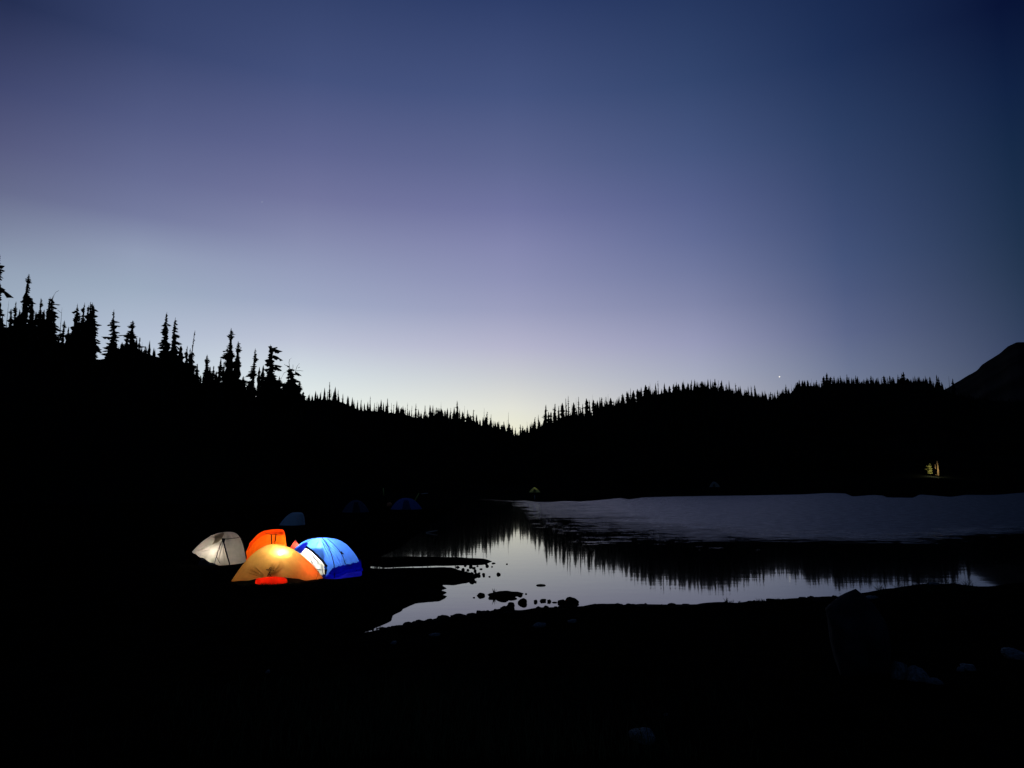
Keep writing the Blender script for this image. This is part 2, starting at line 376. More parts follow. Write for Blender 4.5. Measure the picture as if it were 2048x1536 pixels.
# water sheet with a calm near part and a breeze-ruffled far part
def build_water():
    az = np.linspace(math.radians(-22), math.radians(75), 200)
    rr = np.exp(np.linspace(math.log(11.5), math.log(420), 200))
    BL = [(935,980),(1020,992),(1045,1006),(1060,1022),(1100,1030),(1150,1046),(1200,1055),(1280,1066),(1350,1074),(1430,1079),(1500,1083),(1600,1084),(1700,1083),(1800,1081),(1900,1076),(1990,1070),(2048,1062),(2500,1040)]
    ba = np.array([azel(x, y)[0] for x, y in BL]); br = np.array([math.hypot(*on_z(x, y)) for x, y in BL])
    V, A = [], []
    for r in rr:
        for a in az:
            V.append((r * math.sin(a), r * math.cos(a), 0.0))
            R0 = float(np.interp(a, ba, br))
            k = (math.log(r) - math.log(R0)) / float(np.interp(a, [0.02, 0.10, 0.20, 0.35, 0.6], [1.5, 1.2, 0.7, 0.42, 0.42]))
            A.append(min(max(0.35 + k, 0), 1))
    m = len(az)
    Fc = [(i * m + j, i * m + j + 1, (i + 1) * m + j + 1, (i + 1) * m + j) for i in range(len(rr) - 1) for j in range(m - 1)]
    me = mesh('water', V, Fc, True)
    at = me.attributes.new('ripple', 'FLOAT', 'POINT')
    at.data.foreach_set('value', A)
    gu = me.attributes.new('gust', 'FLOAT', 'POINT')
    gu.data.foreach_set('value', [float(np.interp(a, [-.05, .03, .12, .22, .35, .6], [.06, .09, .17, .29, .40, .52])) for r in rr for a in az])
    M = bpy.data.materials.new('lake_water'); M.use_nodes = True
    t = M.node_tree; b = t.nodes['Principled BSDF']
    b.inputs['Base Color'].default_value = (0.001, 0.0016, 0.002, 1)
    b.inputs['IOR'].default_value = 1.42
    b.inputs['Roughness'].default_value = 0.012
    N = t.nodes.new; L = t.links.new
    tc = N('ShaderNodeTexCoord')
    at = N('ShaderNodeAttribute'); at.attribute_name = 'ripple'
    mp = N('ShaderNodeMapping'); mp.inputs['Scale'].default_value = (0.75, 1.5, 1); L(tc.outputs['Object'], mp.inputs[0])
    # patchy edge of the breeze
    ne = N('ShaderNodeTexNoise'); ne.inputs['Scale'].default_value = 0.9; ne.inputs['Detail'].default_value = 8; ne.inputs['Roughness'].default_value = 0.7; L(mp.outputs[0], ne.inputs['Vector'])
    ma = N('ShaderNodeMath'); ma.operation = 'MULTIPLY_ADD'; ma.inputs[1].default_value = 4.0; ma.inputs[2].default_value = -2.0; L(ne.outputs[0], ma.inputs[0])
    ms = N('ShaderNodeMath'); ms.operation = 'MULTIPLY_ADD'; ms.inputs[1].default_value = 2.6; ms.inputs[2].default_value = -0.9; L(at.outputs['Fac'], ms.inputs[0])
    mm = N('ShaderNodeMath'); mm.operation = 'ADD'; mm.use_clamp = True; L(ms.outputs[0], mm.inputs[0]); L(ma.outputs[0], mm.inputs[1])
    mk = N('ShaderNodeMath'); mk.operation = 'MULTIPLY'; mk.use_clamp = True; L(mm.outputs[0], mk.inputs[0])
    nw = N('ShaderNodeTexNoise'); nw.inputs['Scale'].default_value = 0.16; nw.inputs['Detail'].default_value = 3; L(mp.outputs[0], nw.inputs['Vector'])
    aw = N('ShaderNodeMath'); aw.operation = 'MULTIPLY_ADD'; aw.inputs[1].default_value = 2.4; aw.inputs[2].default_value = -1.2; L(nw.outputs[0], aw.inputs[0])
    aa = N('ShaderNodeMath'); aa.operation = 'ADD'; L(ma.outputs[0], aa.inputs[0]); L(aw.outputs[0], aa.inputs[1]); L(aa.outputs[0], mm.inputs[1])
    gt = N('ShaderNodeMapRange'); gt.inputs[1].default_value = 0.02; gt.inputs[2].default_value = 0.3; L(at.outputs['Fac'], gt.inputs[0]); L(gt.outputs[0], mk.inputs[1])
    ag = N('ShaderNodeAttribute'); ag.attribute_name = 'gust'
    pw = N('ShaderNodeMath'); pw.operation = 'POWER'; pw.inputs[1].default_value = 1.5; L(mk.outputs[0], pw.inputs[0])
    n9 = N('ShaderNodeTexNoise'); n9.inputs['Scale'].default_value = 1.6; n9.inputs['Detail'].default_value = 8; n9.inputs['Roughness'].default_value = 0.75; L(mp.outputs[0], n9.inputs['Vector'])
    m9 = N('ShaderNodeMapRange'); m9.inputs[1].default_value = 0.35; m9.inputs[2].default_value = 0.65; m9.inputs[3].default_value = 0.55; m9.inputs[4].default_value = 1.25; L(n9.outputs[0], m9.inputs[0])
    g1 = N('ShaderNodeMath'); g1.operation = 'MULTIPLY'; L(pw.outputs[0], g1.inputs[0]); L(ag.outputs['Fac'], g1.inputs[1])
    g2 = N('ShaderNodeMath'); g2.operation = 'MULTIPLY_ADD'; g2.inputs[2].default_value = CROUGH; L(g1.outputs[0], g2.inputs[0]); L(m9.outputs[0], g2.inputs[1])
    L(g2.outputs[0], b.inputs['Roughness'])
    n1 = N('ShaderNodeTexNoise'); n1.inputs['Scale'].default_value = 2.4; n1.inputs['Detail'].default_value = 3; L(mp.outputs[0], n1.inputs['Vector'])
    h1 = N('ShaderNodeMath'); h1.operation = 'MULTIPLY'; L(n1.outputs[0], h1.inputs[0]); L(mk.outputs[0], h1.inputs[1])
    b1 = N('ShaderNodeBump'); b1.inputs['Strength'].default_value = 1.0; b1.inputs['Distance'].default_value = RIP; L(h1.outputs[0], b1.inputs['Height'])
    n2 = N('ShaderNodeTexNoise'); n2.inputs['Scale'].default_value = 1.1; n2.inputs['Detail'].default_value = 2; L(mp.outputs[0], n2.inputs['Vector'])
    b2 = N('ShaderNodeBump'); b2.inputs['Strength'].default_value = 1.0; b2.inputs['Distance'].default_value = CALM; L(n2.outputs[0], b2.inputs['Height'])
    L(b1.outputs[0], b2.inputs['Normal']); L(b2.outputs[0], b.inputs['Normal'])
    return tag(link('water', me, M), 'still lake mirroring the dusk sky, ruffled by wind on its far side', kind='structure')
RIP, CALM, CROUGH = 0.10, 0.0012, 0.036
build_water()

# ------------------------------------------------------------------ rocks
def rock_mesh(seed, sub=3, rough=0.28, cut=True):
    import bmesh
    bm = bmesh.new(); bmesh.ops.create_icosphere(bm, subdivisions=sub, radius=1)
    rnd = random.Random(seed); off = Vector((rnd.uniform(-50, 50),) * 3) + Vector((seed * 3.1, seed * 1.7, 0))
    for v in bm.verts:
        p = v.co.copy()
        k = 1 + rough * mnoise.noise(p * 1.1 + off) * 1.6 + rough * 0.5 * mnoise.noise(p * 2.7 + off) + rough * 0.2 * mnoise.noise(p * 6 + off)
        v.co = p * k
    for _ in range(5 if cut else 0):       # a few broken flat faces
        n = Vector((rnd.gauss(0, 1), rnd.gauss(0, 1), rnd.gauss(0, 0.7))).normalized(); lim = rnd.uniform(0.62, 0.85)
        for v in bm.verts:
            d = v.co.dot(n)
            if d > lim: v.co -= n * (d - lim) * 0.85
    me = bpy.data.meshes.new('rock'); bm.to_mesh(me); bm.free()
    me.polygons.foreach_set('use_smooth', [True] * len(me.polygons))
    return me
ROCKS = [rock_mesh(s) for s in range(9)]
ROCKS_L = []
for r in ROCKS[:4]:
    c = r.copy(); c.materials.clear(); c.materials.append(M_rock2); ROCKS_L.append(c)
for r in ROCKS: r.materials.append(M_rock)
RND = random.Random(11)
def put_rock(px, py, wpx, hpx, label, group=None, light=False, name='rock', me=None, deep=0.35):
    """a stone whose foot is at photo point px,py"""
    if group == 'stones standing in the shallows': py -= hpx * 0.45; hpx *= 0.62; deep = 0.45      # half of the dark shape is its mirror image
    p = hit(px, py)
    s = math.hypot(p[0], p[1]) / F * math.cos(math.atan2(p[0], p[1]))
    me = me or RND.choice(ROCKS_L if light else ROCKS)
    o = link(name, me)
    w, h = wpx * s / 2 * 1.12, hpx * s * .9
    o.scale = (w, w * RND.uniform(0.7, 1.0), h / (2 - deep * 2) * 1.0 + 1e-3)
    o.scale[2] = h / (2 * (1 - deep))
    o.rotation_euler = (RND.uniform(-.15, .15), RND.uniform(-.1, .1), RND.uniform(0, 6.28) if abs(wpx / max(hpx, 1)) < 3 else RND.uniform(-.3, .3))
    o.location = (p[0], p[1], p[2] + o.scale[2] * (1 - 2 * deep))
    return tag(o, label, 'rock', group)
put_rock(962, 1197, 15, 10, 'rounded dark stone at the left tip of the islet in the bay', 'stones standing in the shallows')
put_rock(948, 1197, 5, 3, 'tiny dark stone alone in the water just left of the islet', 'stones standing in the shallows')
put_rock(1045, 1213, 18, 15, 'large round stone standing in the water between islet and near bank', 'stones standing in the shallows')
put_rock(1071, 1208, 9, 8, 'first small stone right of the large round one in the shallows', 'stones standing in the shallows')
put_rock(1086, 1207, 12, 8, 'second stone of the row right of the large round one', 'stones standing in the shallows')
put_rock(1098, 1208, 8, 8, 'third narrow stone of the row right of the large round one', 'stones standing in the shallows')
put_rock(1109, 1207, 9, 3, 'flat thin stone just clear of the water before the double boulder', 'stones standing in the shallows')
put_rock(1124, 1211, 17, 11, 'smaller left half of the double boulder at the near bank', 'stones standing in the shallows')
put_rock(1143, 1214, 28, 18, 'larger humped half of the double boulder at the near bank', 'stones standing in the shallows')
put_rock(997, 1153, 9, 7, 'lone dark stone in open water above the islet', 'stones standing in the shallows')
put_rock(1014, 1130, 4, 3, 'tiny stone off the end of the thin spit', 'stones standing in the shallows')
for q, (x, y, w, h, t) in enumerate([(1022,1216,16,11,'pointed stone on the near bank below the islet'),(1010,1218,18,6,'low stone left of the pointed bank stone'),(885,1237,22,7,'low dark stone on the bank at the inlet mouth'),
        (920,1238,34,10,'long humped stone on the bank below the bay'),(945,1234,22,7,'stone right of the long humped bank stone'),(835,1250,30,6,'flat stone near the inner end of the inlet'),
        (800,1256,26,6,'flat stone left of the inlet stones'),(1189,1214,24,6,'low slab on the bank right of the double boulder'),(1218,1215,32,8,'long low bank slab with a blunt left end'),
        (1290,1215,50,6,'flat bank slab below the middle of the lake'),(1370,1215,46,5,'flat bank slab below the lake, left of the sedge'),(1607,1203,22,10,'humped stone on the bank right of the sedge tufts'),
        (1640,1203,30,6,'low stone between the humped one and the great boulder'),(968,1230,26,6,'low stone on the bank below the islet tip'),(770,1262,24,6,'small flat stone at the inlet tip')]):
    put_rock(x, y, w, h, t, 'stones along the near bank')
for x, y, w, h in [(984,1192,16,5),(1003,1194,22,6),(1024,1191,18,5),(1040,1189,10,4),(1013,1199,9,4),(1052,1189,4,2)]:
    put_rock(x, y, w, h, 'low dark stone making up the islet in the bay', 'stones of the islet')
CL = [(926,1141,9,5),(936,1141,7,3),(932,1147,6,4),(944,1147,8,3),(950,1143,5,4),(958,1147,5,2),(953,1150,8,4),(967,1149,7,3),(948,1137,7,3),(962,1139,6,2),(941,1134,7,4),(955,1133,5,2),(975,1133,6,4),
      (968,1153,6,3),(979,1154,4,2),(987,1127,7,2),(930,1132,6,3),(984,1134,3,2),(940,1151,4,3),(972,1128,8,3),(958,1153,7,4),(945,1163,12,6),(951,1165,5,3),(915,1135,7,3)]
for x, y, w, h in CL:
    put_rock(x, y, w, h, 'small dark stone in the scatter off the dark point of land', 'small stones scattered off the point')
for k in range(95):
    x = 765 + k * 9.6 + RND.uniform(-6, 6)
    yb = float(np.interp(x, [765, 820, 880, 930, 985, 1038, 1080, 1160, 1250, 1380, 1500, 1600, 1660], [1259, 1249, 1238, 1234, 1223, 1224, 1218, 1216, 1213, 1212, 1207, 1199, 1197]))
    put_rock(x, yb + RND.uniform(-1.5, 4), RND.uniform(5, 20), RND.uniform(2.5, 6.5), 'dark fist-sized stone among the gravel of the near waterline', 'small stones along the near waterline')
put_rock(1722, 1350, 128, 178, 'great pointed blue grey boulder at the right end of the near bank', 'boulders of the right foreground', name='boulder', deep=0.12)
bo = bpy.data.objects['boulder']; bme = rock_mesh(23, 4, 0.16); bme.materials.append(M_boulder)
for v_ in bme.vertices:
    c = v_.co
    if c.z > 0.1:
        k = max(0.0, 1 - math.hypot(c.x * (0.75 if c.x < 0 else 1.25), c.y) * 0.8)
        c.z = 0.1 + 0.42 * (c.z - 0.1) + 0.62 * k
_z = [v_.co.z for v_ in bme.vertices]; _lo, _hi = min(_z), max(_z)
for v_ in bme.vertices: v_.co.z = -1 + 2 * (v_.co.z - _lo) / (_hi - _lo)
bme.update(); bo.data = bme; bo.rotation_euler = (0, 0, 0)
for x, y, w, h, t in [(1800,1358,34,38,'upright left end of the pale broken rock in the right foreground'),(1835,1362,50,28,'pale broken rock slab in the right foreground'),(1868,1368,32,12,'low pale toe of the broken rock slab'),
                      (1922,1343,18,9,'small pale stone right of the broken slab'),(1940,1340,26,12,'larger pale stone beside the small one at right'),(2028,1315,46,18,'dim bluish boulder at the right edge'),
                      (1286,1482,54,24,'dim rounded boulder low in the middle foreground'),(1332,1432,8,5,'small pale pebble above the rounded foreground boulder'),(1390,1198,2,2,'x')][:-1]:
    put_rock(x, y, w, h, t, 'pale stones in the foreground', light=True)
for x, y, w, h, t in [(1080,1254,26,8,'dim slab lying on the near bank under the double boulder'),(1145,1245,18,6,'small dim stone on the near bank right of the dim slab'),(788,1288,12,6,'small grey stone below the inlet'),
                      (536,1346,10,6,'small grey stone on the ground below the tents'),(870,1272,22,6,'dim flat stone on the bank below the inlet'),(1740,1197,16,6,'pale chip of stone right of the great boulder'),
                      (1750,1196,10,5,'small pale stone in the puddles beside the great boulder'),(1866,1170,22,5,'pale flat stone on the far right bank')]:
    put_rock(x, y, w, h, t, 'grey stones lying on the near ground', light=True)
# floating log
lp = on_z(1082, 1171); 
v, f = tube([(-0.13, 0, 0.0), (-0.09, 0, 0.012), (0, 0.01, 0.016), (0.1, 0.0, 0.01), (0.13, 0, 0.0)], [0.012, 0.022, 0.024, 0.02, 0.008], 8)
lg = link('driftwood', mesh('driftwood', v, f, True), M_bark, loc=(lp[0], lp[1], 0.0))
tag(lg, 'short dark stick of driftwood floating in the open bay', 'driftwood')

# sedge tufts on the near bank
def tuft(px, py, hpx, n, spread, label, droop=0.5, group='sedge tufts on the near bank'):
    p = hit(px, py); s = math.hypot(p[0], p[1]) / F
    mb = MB(); rnd = random.Random(int(px * 7 + py)); group = group
    for k in range(n):
        a = rnd.uniform(0, 6.28); h = hpx * s * rnd.uniform(.5, 1); l = spread * s * rnd.uniform(.2, 1)
        x0, y0 = rnd.uniform(-.3, .3) * spread * s, rnd.uniform(-.3, .3) * spread * s
        w = 0.010
        prevp = None
        for q in range(5):
            t = q / 4
            c = np.array([x0 + math.cos(a) * l * t ** 1.6, y0 + math.sin(a) * l * t ** 1.6, h * (t - droop * .35 * t ** 3)])
            d = np.array([-math.sin(a), math.cos(a), 0]) * w * (1 - t * .8)
            d2_ = np.array([w * (1 - t * .8), 0, 0])
            cur = (c - d2_, c + d2_)
            if prevp is not None: mb.add([prevp[0], prevp[1], cur[1], cur[0]], [(0, 1, 2, 3)])
            prevp = cur
    o = link('sedge_tuft', mb.mesh('sedge_tuft'), M_grass, loc=(p[0], p[1], p[2] - 0.02))
    return tag(o, label, 'grass', group)
tuft(1452, 1209, 20, 10, 6, 'slim sedge tuft leftmost of those against the water')
tuft(1462, 1210, 14, 12, 9, 'low spread sedge tuft beside the slim one')
tuft(1480, 1210, 14, 12, 10, 'low sedge clump in the middle of the bank tufts')
tuft(1516, 1208, 15, 12, 6, 'small sedge tuft left of the umbrella shaped one')
tuft(1526, 1208, 19, 22, 9, 'umbrella shaped sedge head on the bank', 1.2)
tuft(1556, 1205, 14, 9, 5, 'thin sedge sprig nearest the humped bank stone')
tuft(988, 1189, 17, 9, 8, 'sprig of sedge standing on the islet')
for x in (735, 745, 755, 763): tuft(x, 1262 - (x - 735) * .2, 7, 9, 6, 'short dark sedge blades along the inlet tip', group='sedge blades at the inlet tip')
tuft(1938, 1182, 24, 34, 20, 'low ragged sedge clump farthest along the right bank')
tuft(1806, 1184, 20, 30, 20, 'sedge clump between the two nearest the great boulder')
tuft(1855, 1182, 26, 40, 26, 'dark sedge clump on the right bank beyond the boulder')
tuft(1764, 1188, 24, 34, 22, 'dark sedge clump just right of the pointed boulder')
tuft(1900, 1180, 26, 36, 22, 'spiky sedge clump farther along the right bank')

for k_, x in enumerate(range(478, 640, 9)): tuft(x, 1171 + (k_ * 5 % 3), 8, 14, 7, 'short dark sedge growing along the front hem of the golden tent', group='sedge along the golden tent')
# foreground grass, countless blades: one object
def meadow():
    rnd = random.Random(5); mb = MB()
    for _ in range(5200):
        px = rnd.gauss(900, 240); py = rnd.uniform(1330, 1560)
        d = ray(px, py); k = 1.75 / -d[2]; x, y = d[0] * k, d[1] * k
        P_.append((x, y, rnd.random()))
    xs = np.array([p[0] for p in P_]); ys = np.array([p[1] for p in P_]); zs = hgt(xs, ys)
    for (x, y, q), z in zip(P_, zs):
        if z < 0.05: continue
        h = 0.05 + 0.10 * q; a = q * 40; l = h * (.3 + .5 * ((q * 17) % 1))
        ca, sa = math.cos(a), math.sin(a); w = 0.0025
        mb.add([(x - sa * w, y + ca * w, z - .01), (x + sa * w, y - ca * w, z - .01), (x + ca * l * .4 + sa * w, y + sa * l * .4, z + h * .65), (x + ca * l * .4 - sa * w, y + sa * l * .4, z + h * .65), (x + ca * l, y + sa * l, z + h)],
               [(0, 1, 2, 3), (3, 2, 4)])
    return mb.mesh('grass')
P_ = []
tag(link('grass', meadow(), M_grass), 'short dim meadow grass in the foreground', 'grass', kind='stuff')

# ------------------------------------------------------------------ conifers
def blade(mb, base, dirv, L, wid, droop, rnd, nseg=5, up=0.15, hang=1.0):
    """one bough: a jagged spray lying along a drooping spine, plus twigs hanging from it"""
    bx, by, bz = base; ca, sa = dirv
    P = []
    for k in range(nseg + 1):
        s = k / nseg
        P.append((bx + ca * L * s, by + sa * L * s, bz + L * (up * s - droop * s * s + 0.18 * droop * s ** 4)))
    vs = []
    for k, p in enumerate(P):
        s = k / nseg
        w = wid * (0.45 + 0.9 * s * (1 - s) * 2) * (1 - s ** 3) * rnd.uniform(0.45, 1.25)
        h = hang * wid * (0.5 + 0.5 * math.sin(s * 3.1)) * (1 - s ** 4) * rnd.uniform(0.3, 1.5)
        vs += [p, (p[0] - sa * w, p[1] + ca * w, p[2] - 0.25 * w), (p[0] + sa * w, p[1] - ca * w, p[2] - 0.25 * w), (p[0], p[1], p[2] - h), (p[0], p[1], p[2] + 0.18 * wid * (1 - s))]
    fs = []
    for k in range(nseg):
        a = 5 * k; b = a + 5
        fs += [(a, b, b + 1, a + 1), (a, a + 2, b + 2, b), (a, b, b + 3, a + 3), (a, a + 4, b + 4, b)]
    mb.add(vs, fs)

def conifer(seed, W=0.2, kind='S', whorls=26, nb=5, nseg=5):
    """unit-height tree; W = crown width. returns (trunk MB, crown MB)"""
    rnd = random.Random(seed)
    tr, cr = MB(), MB()
    lean = rnd.uniform(-.02, .02); crook = rnd.uniform(-.03, .03)
    def axis(t): return (lean * t + crook * math.sin(t * 3) * .5, crook * .4 * t * t)
    r0 = 0.012 + 0.05 * W
    path = [(*axis(t), t * 0.99) for t in (0, .15, .35, .55, .75, .9, 1)]
    rad = [r0 * (1 - t) ** .8 + 0.0022 for t in (0, .15, .35, .55, .75, .9, 1)]
    if kind == 'D': rad = [r * .75 for r in rad]
    v, f = tube([(x, y, z - (0.03 if z == 0 else 0)) for x, y, z in path], rad, 6); tr.add(v, f)
    if kind == 'D':
        for k in range(rnd.randint(5, 10)):
            t = rnd.uniform(.3, .95); a = rnd.uniform(0, 6.28); L = W * rnd.uniform(.15, .5) * (1.15 - t)
            x, y = axis(t)
            v, f = tube([(x, y, t), (x + math.cos(a) * L * .6, y + math.sin(a) * L * .6, t + L * rnd.uniform(-.3, .5)), (x + math.cos(a) * L, y + math.sin(a) * L, t + L * rnd.uniform(-.4, .9))], [.004, .003, .0015], 4)
            tr.add(v, f)
        return tr, cr
    ph = [rnd.uniform(0, 6.28) for _ in range(6)]
    t0 = {'S': .04, 'C': .05, 'B': .02, 'T': .10, 'R': .05}[kind]
    gap = {'S': .10, 'C': .05, 'B': .04, 'T': .34, 'R': .22}[kind]
    for i in range(whorls):
        u = (i + rnd.random() * .7) / whorls
        t = t0 + (0.975 - t0) * u ** 0.9
        if kind == 'S': env = (1 - t) ** .62 * .95 + .035
        elif kind == 'C': env = min(1, (1 - t) * 3.5) ** .7 * (.75 + .35 * (1 - t))
        elif kind == 'B': env = min(1, (1 - t) * 1.7) ** .8
        elif kind == 'T': env = (1 - t) ** .7 * .95 + .07
        else: env = (min(1, (1 - t) * 1.9) ** .75) * .9
        cl = .72 + .28 * math.sin(t * 21 + ph[0]) + .2 * math.sin(t * 47 + ph[1])
        for k in range(nb):
            if rnd.random() < gap: continue
            a = 6.283 * (k + rnd.random()) / nb + i * 2.4
            asym = 1 + .28 * math.cos(a - ph[2] - t * 5) + .2 * math.cos(a - ph[3] + t * 9)
            L = .5 * W * env * max(.3, cl) * asym * rnd.uniform(.7, 1.15)
            if kind == 'R' and rnd.random() < .16: L *= 1.55
            if rnd.random() < .05: L *= 1.35
            if L < .006: L = .006
            x, y = axis(t)
            wid = (L * .30 + .008) * (1.25 if kind == 'B' else 1)
            blade(cr, (x, y, t), (math.cos(a), math.sin(a)), L, wid, rnd.uniform(.25, .75) * (1.15 - .5 * t), rnd, nseg, up=rnd.uniform(0, .3))
    if kind != 'D':
        core = {'S': .52, 'C': .62, 'B': .6, 'T': .26, 'R': .42}[kind]; n_ = 12; ring = []
        for i in range(n_):
            t = t0 + .02 + (.95 - t0) * i / (n_ - 1)
            env = {'S': (1 - t) ** .9 + .02, 'C': min(1, (1 - t) * 3.5) ** .7 * (.75 + .3 * (1 - t)), 'B': min(1, (1 - t) * 1.7) ** .8, 'T': (1 - t) ** .8, 'R': min(1, (1 - t) * 1.7)}[kind]
            rr = .5 * W * env * core * .9 * (1 + .3 * math.sin(t * 31 + ph[0]))
            x, y = axis(t)
            for k in range(6):
                a = k * 1.047 + i * .5; q = rr * rnd.uniform(.6, 1.3)
                ring.append((x + math.cos(a) * q, y + math.sin(a) * q, t + rnd.uniform(-.015, .015)))
        cr.add(ring, [(6 * i + k, 6 * i + (k + 1) % 6, 6 * i + 6 + (k + 1) % 6, 6 * i + 6 + k) for i in range(n_ - 1) for k in range(6)])
    x, y = axis(1)
    for k in range(7):                     # leader
        t = .93 + k * .01; a = k * 2.4
        blade(cr, (x, y, t), (math.cos(a), math.sin(a)), .05 * W * (1.4 - k * .15) + .004, .004, .4, rnd, 3, up=.6)
    v, f = tube([(x, y, .95), (x + crook * .2, y, 1.0)], [.0045, .0012], 4); cr.add(v, f)
    return tr, cr

GRP_R = 'conifers on the far skyline'
WREF = {'S': .22, 'C': .17, 'B': .5, 'T': .24, 'D': .2, 'R': .3}
FAR = {}
for kd, nvar in (('S', 7), ('C', 5), ('B', 4), ('T', 4), ('D', 5)):
    L_ = []
    for q in range(nvar):
        tr, cr = conifer(100 + q * 13 + ord(kd), WREF[kd], kd, 16, 4, 3)
        mb = MB(); mb.add(tr.v, tr.f); mb.add(cr.v, cr.f)
        me = mb.mesh('conifer_tree'); me.materials.append(M_needle if kd != 'D' else M_bark)
        L_.append(me)
    FAR[kd] = L_
# x, y of the tip, crown width in photo pixels, habit — read off the skyline from left to right
FT = """617 789 6 B|620 783 3 D|625 797 4 S|629 791 4 S|633 784 3 D|636 794 4 S|643 779 3 D|651 793 7 B|655 781 4 C|660 763 7 S|663 779 4 S|667 782 4 S|672 793 5 S|677 779 5 S|687 787 8 S|697 800 4 S|705 799 4 C|710 806 5 S|716 799 4 C|723 797 5 T|729 804 4 D|734 809 5 D|740 792 7 S|749 805 5 S|754 803 6 T|758 806 4 C|762 799 3 D|767 807 5 S|775 796 9 S|783 805 6 T|788 808 6 S|795 819 9 B|799 809 3 D|803 814 8 B|808 817 6 B|811 814 5 S|815 805 5 T|820 818 4 D|824 811 5 S|832 807 8 S|843 822 4 S|850 810 8 S|860 809 5 C|867 819 4 S|873 814 4 C|876 815 8 B|882 803 4 D|884 818 9 B|889 820 6 S|896 819 6 S|902 815 5 S|905 827 4 S|911 828 7 B|915 801 11 S|926 824 8 B|929 811 3 D|935 819 7 S|941 830 8 B|947 819 10 T|952 828 5 S|959 838 5 S|968 815 5 D|971 833 9 B|974 823 9 S|982 828 6 T|990 842 6 S|996 844 5 S|1000 842 3 D|1004 849 7 B|1007 842 7 S|1014 841 3 D|1017 823 4 D|1018 846 9 B|1025 851 5 S|1031 855 5 S|1041 848 6 S|1045 851 7 S|1049 858 8 B|1054 841 3 D|1054 851 6 S|1062 844 7 T|1070 834 8 S|1076 829 7 T|1083 848 6 S|1091 809 12 S|1097 823 5 C|1102 823 5 C|1109 807 11 S|1117 811 8 S|1126 805 8 C|1132 796 6 S|1137 791 7 T|1143 806 4 D|1147 804 9 B|1152 795 3 D|1157 793 8 T|1165 807 7 S|1172 796 8 C|1179 799 8 S|1185 788 3 D|1188 799 7 C|1191 805 8 B|1196 806 6 S|1200 794 6 S|1203 794 9 S|1208 795 4 D|1212 793 7 S|1216 788 3 D|1221 795 12 B|1233 798 7 S|1238 802 7 B|1244 787 10 S|1254 782 7 C|1257 780 3 D|1261 775 5 S|1264 789 8 B|1268 780 8 C|1275 777 7 C|1279 780 6 C|1282 776 3 D|1291 769 11 B|1298 771 6 B|1300 764 4 D|1304 775 4 S|1308 778 7 B|1311 765 3 D|1316 761 5 S|1322 776 4 S|1328 777 3 D|1332 777 7 C|1340 771 6 C|1346 767 5 C|1349 763 3 D|1353 763 4 S|1352 770 12 B|1356 767 6 C|1363 782 7 B|1367 758 3 D|1369 770 7 S|1373 773 8 B|1378 776 3 D|1383 759 3 C|1388 767 9 B|1390 761 5 S|1396 768 4 S|1402 762 6 C|1406 762 6 C|1404 771 11 B|1430 757 5 C|1437 760 5 T|1443 761 5 C|1440 771 10 B|1451 769 4 S|1457 776 5 S|1461 775 4 T|1466 776 5 S|1471 766 6 S|1478 773 9 S|1488 785 4 D|1492 779 6 C|1497 777 5 S|1502 771 5 S|1508 770 8 S|1526 783 5 T|1529 779 3 D|1532 786 5 S|1541 783 4 C|1550 791 6 B|1555 779 7 S|1563 785 8 B|1571 768 5 S|1583 768 3 D|1595 764 7 S|1598 759 5 S|1604 761 6 S|1609 760 6 S|1615 760 6 S|1623 756 3 D|1627 764 5 S|1633 760 5 S|1636 765 4 D|1647 752 6 C|1650 758 5 S|1653 745 5 C|1657 751 3 D|1660 753 5 C|1663 751 3 D|1668 752 6 S|1680 751 5 S|1693 748 5 S|1698 754 7 S|1705 759 3 D|1711 750 5 S|1714 753 8 S|1723 763 5 B|1727 758 5 S|1732 760 5 S|1741 751 8 S|1753 756 7 S|1760 756 3 D|1768 751 5 C|1772 752 4 D|1779 751 4 C|1786 754 8 S|1796 749 5 S|1803 746 6 S|1806 743 5 C|1803 755 14 B|1815 756 8 B|1821 760 5 B|1826 756 4 S|1829 761 4 B|1835 755 4 S|1839 753 4 S|1850 760 4 S|1860 753 8 S|1869 765 3 D|1873 749 4 C|1877 753 7 S|1897 751 3 D|1905 756 5 B"""
FT = [tuple(q.split()) for q in FT.split('|')]
FT = [(int(a), int(b), int(c), d) for a, b, c, d in FT]
ORD = ['first', 'second', 'third', 'fourth', 'fifth', 'sixth', 'seventh', 'eighth', 'ninth', 'tenth', 'eleventh', 'twelfth', 'thirteenth', 'fourteenth', 'fifteenth', 'sixteenth', 'seventeenth', 'eighteenth', 'nineteenth', 'twentieth']
LAND = {612: 'big ragged conifers', 660: 'tallest spire of the near knoll', 740: 'dark spire right of the knoll', 775: 'broad spire left of the dip', 832: 'slim spire before the narrow gap', 882: 'thin snag left of the tallest',
        915: 'tallest spire left of the notch', 968: 'thin snag left of the notch', 1017: 'needle snag at the notch', 1031: 'lone little spire in the notch', 1091: 'first tall spire right of the notch', 1126: 'column tree after the gap',
        1185: 'needle snag of the right slope', 1216: 'snag over the round clump', 1244: 'steep spire of the right slope', 1291: 'broad clump near the hump', 1316: 'paired spires of the hump', 1340: 'column tree on the hump',
        1367: 'needle snag on the hump', 1390: 'pointed clump on the hump', 1430: 'tall column of the hump', 1471: 'spire where the hump falls away', 1508: 'last spire before the saddle', 1555: 'tree under the evening star',
        1598: 'peak of the star-side knoll', 1653: 'tallest column of the plateau', 1693: 'lone spire of the plateau', 1741: 'triangular fir of the plateau', 1806: 'tallest clump of the plateau', 1873: 'twin columns by the mountain'}
KW = {'S': 'slender spire fir', 'C': 'narrow column fir', 'B': 'bushy low fir', 'T': 'thin sparse fir', 'D': 'bare dead snag'}
FT.sort()
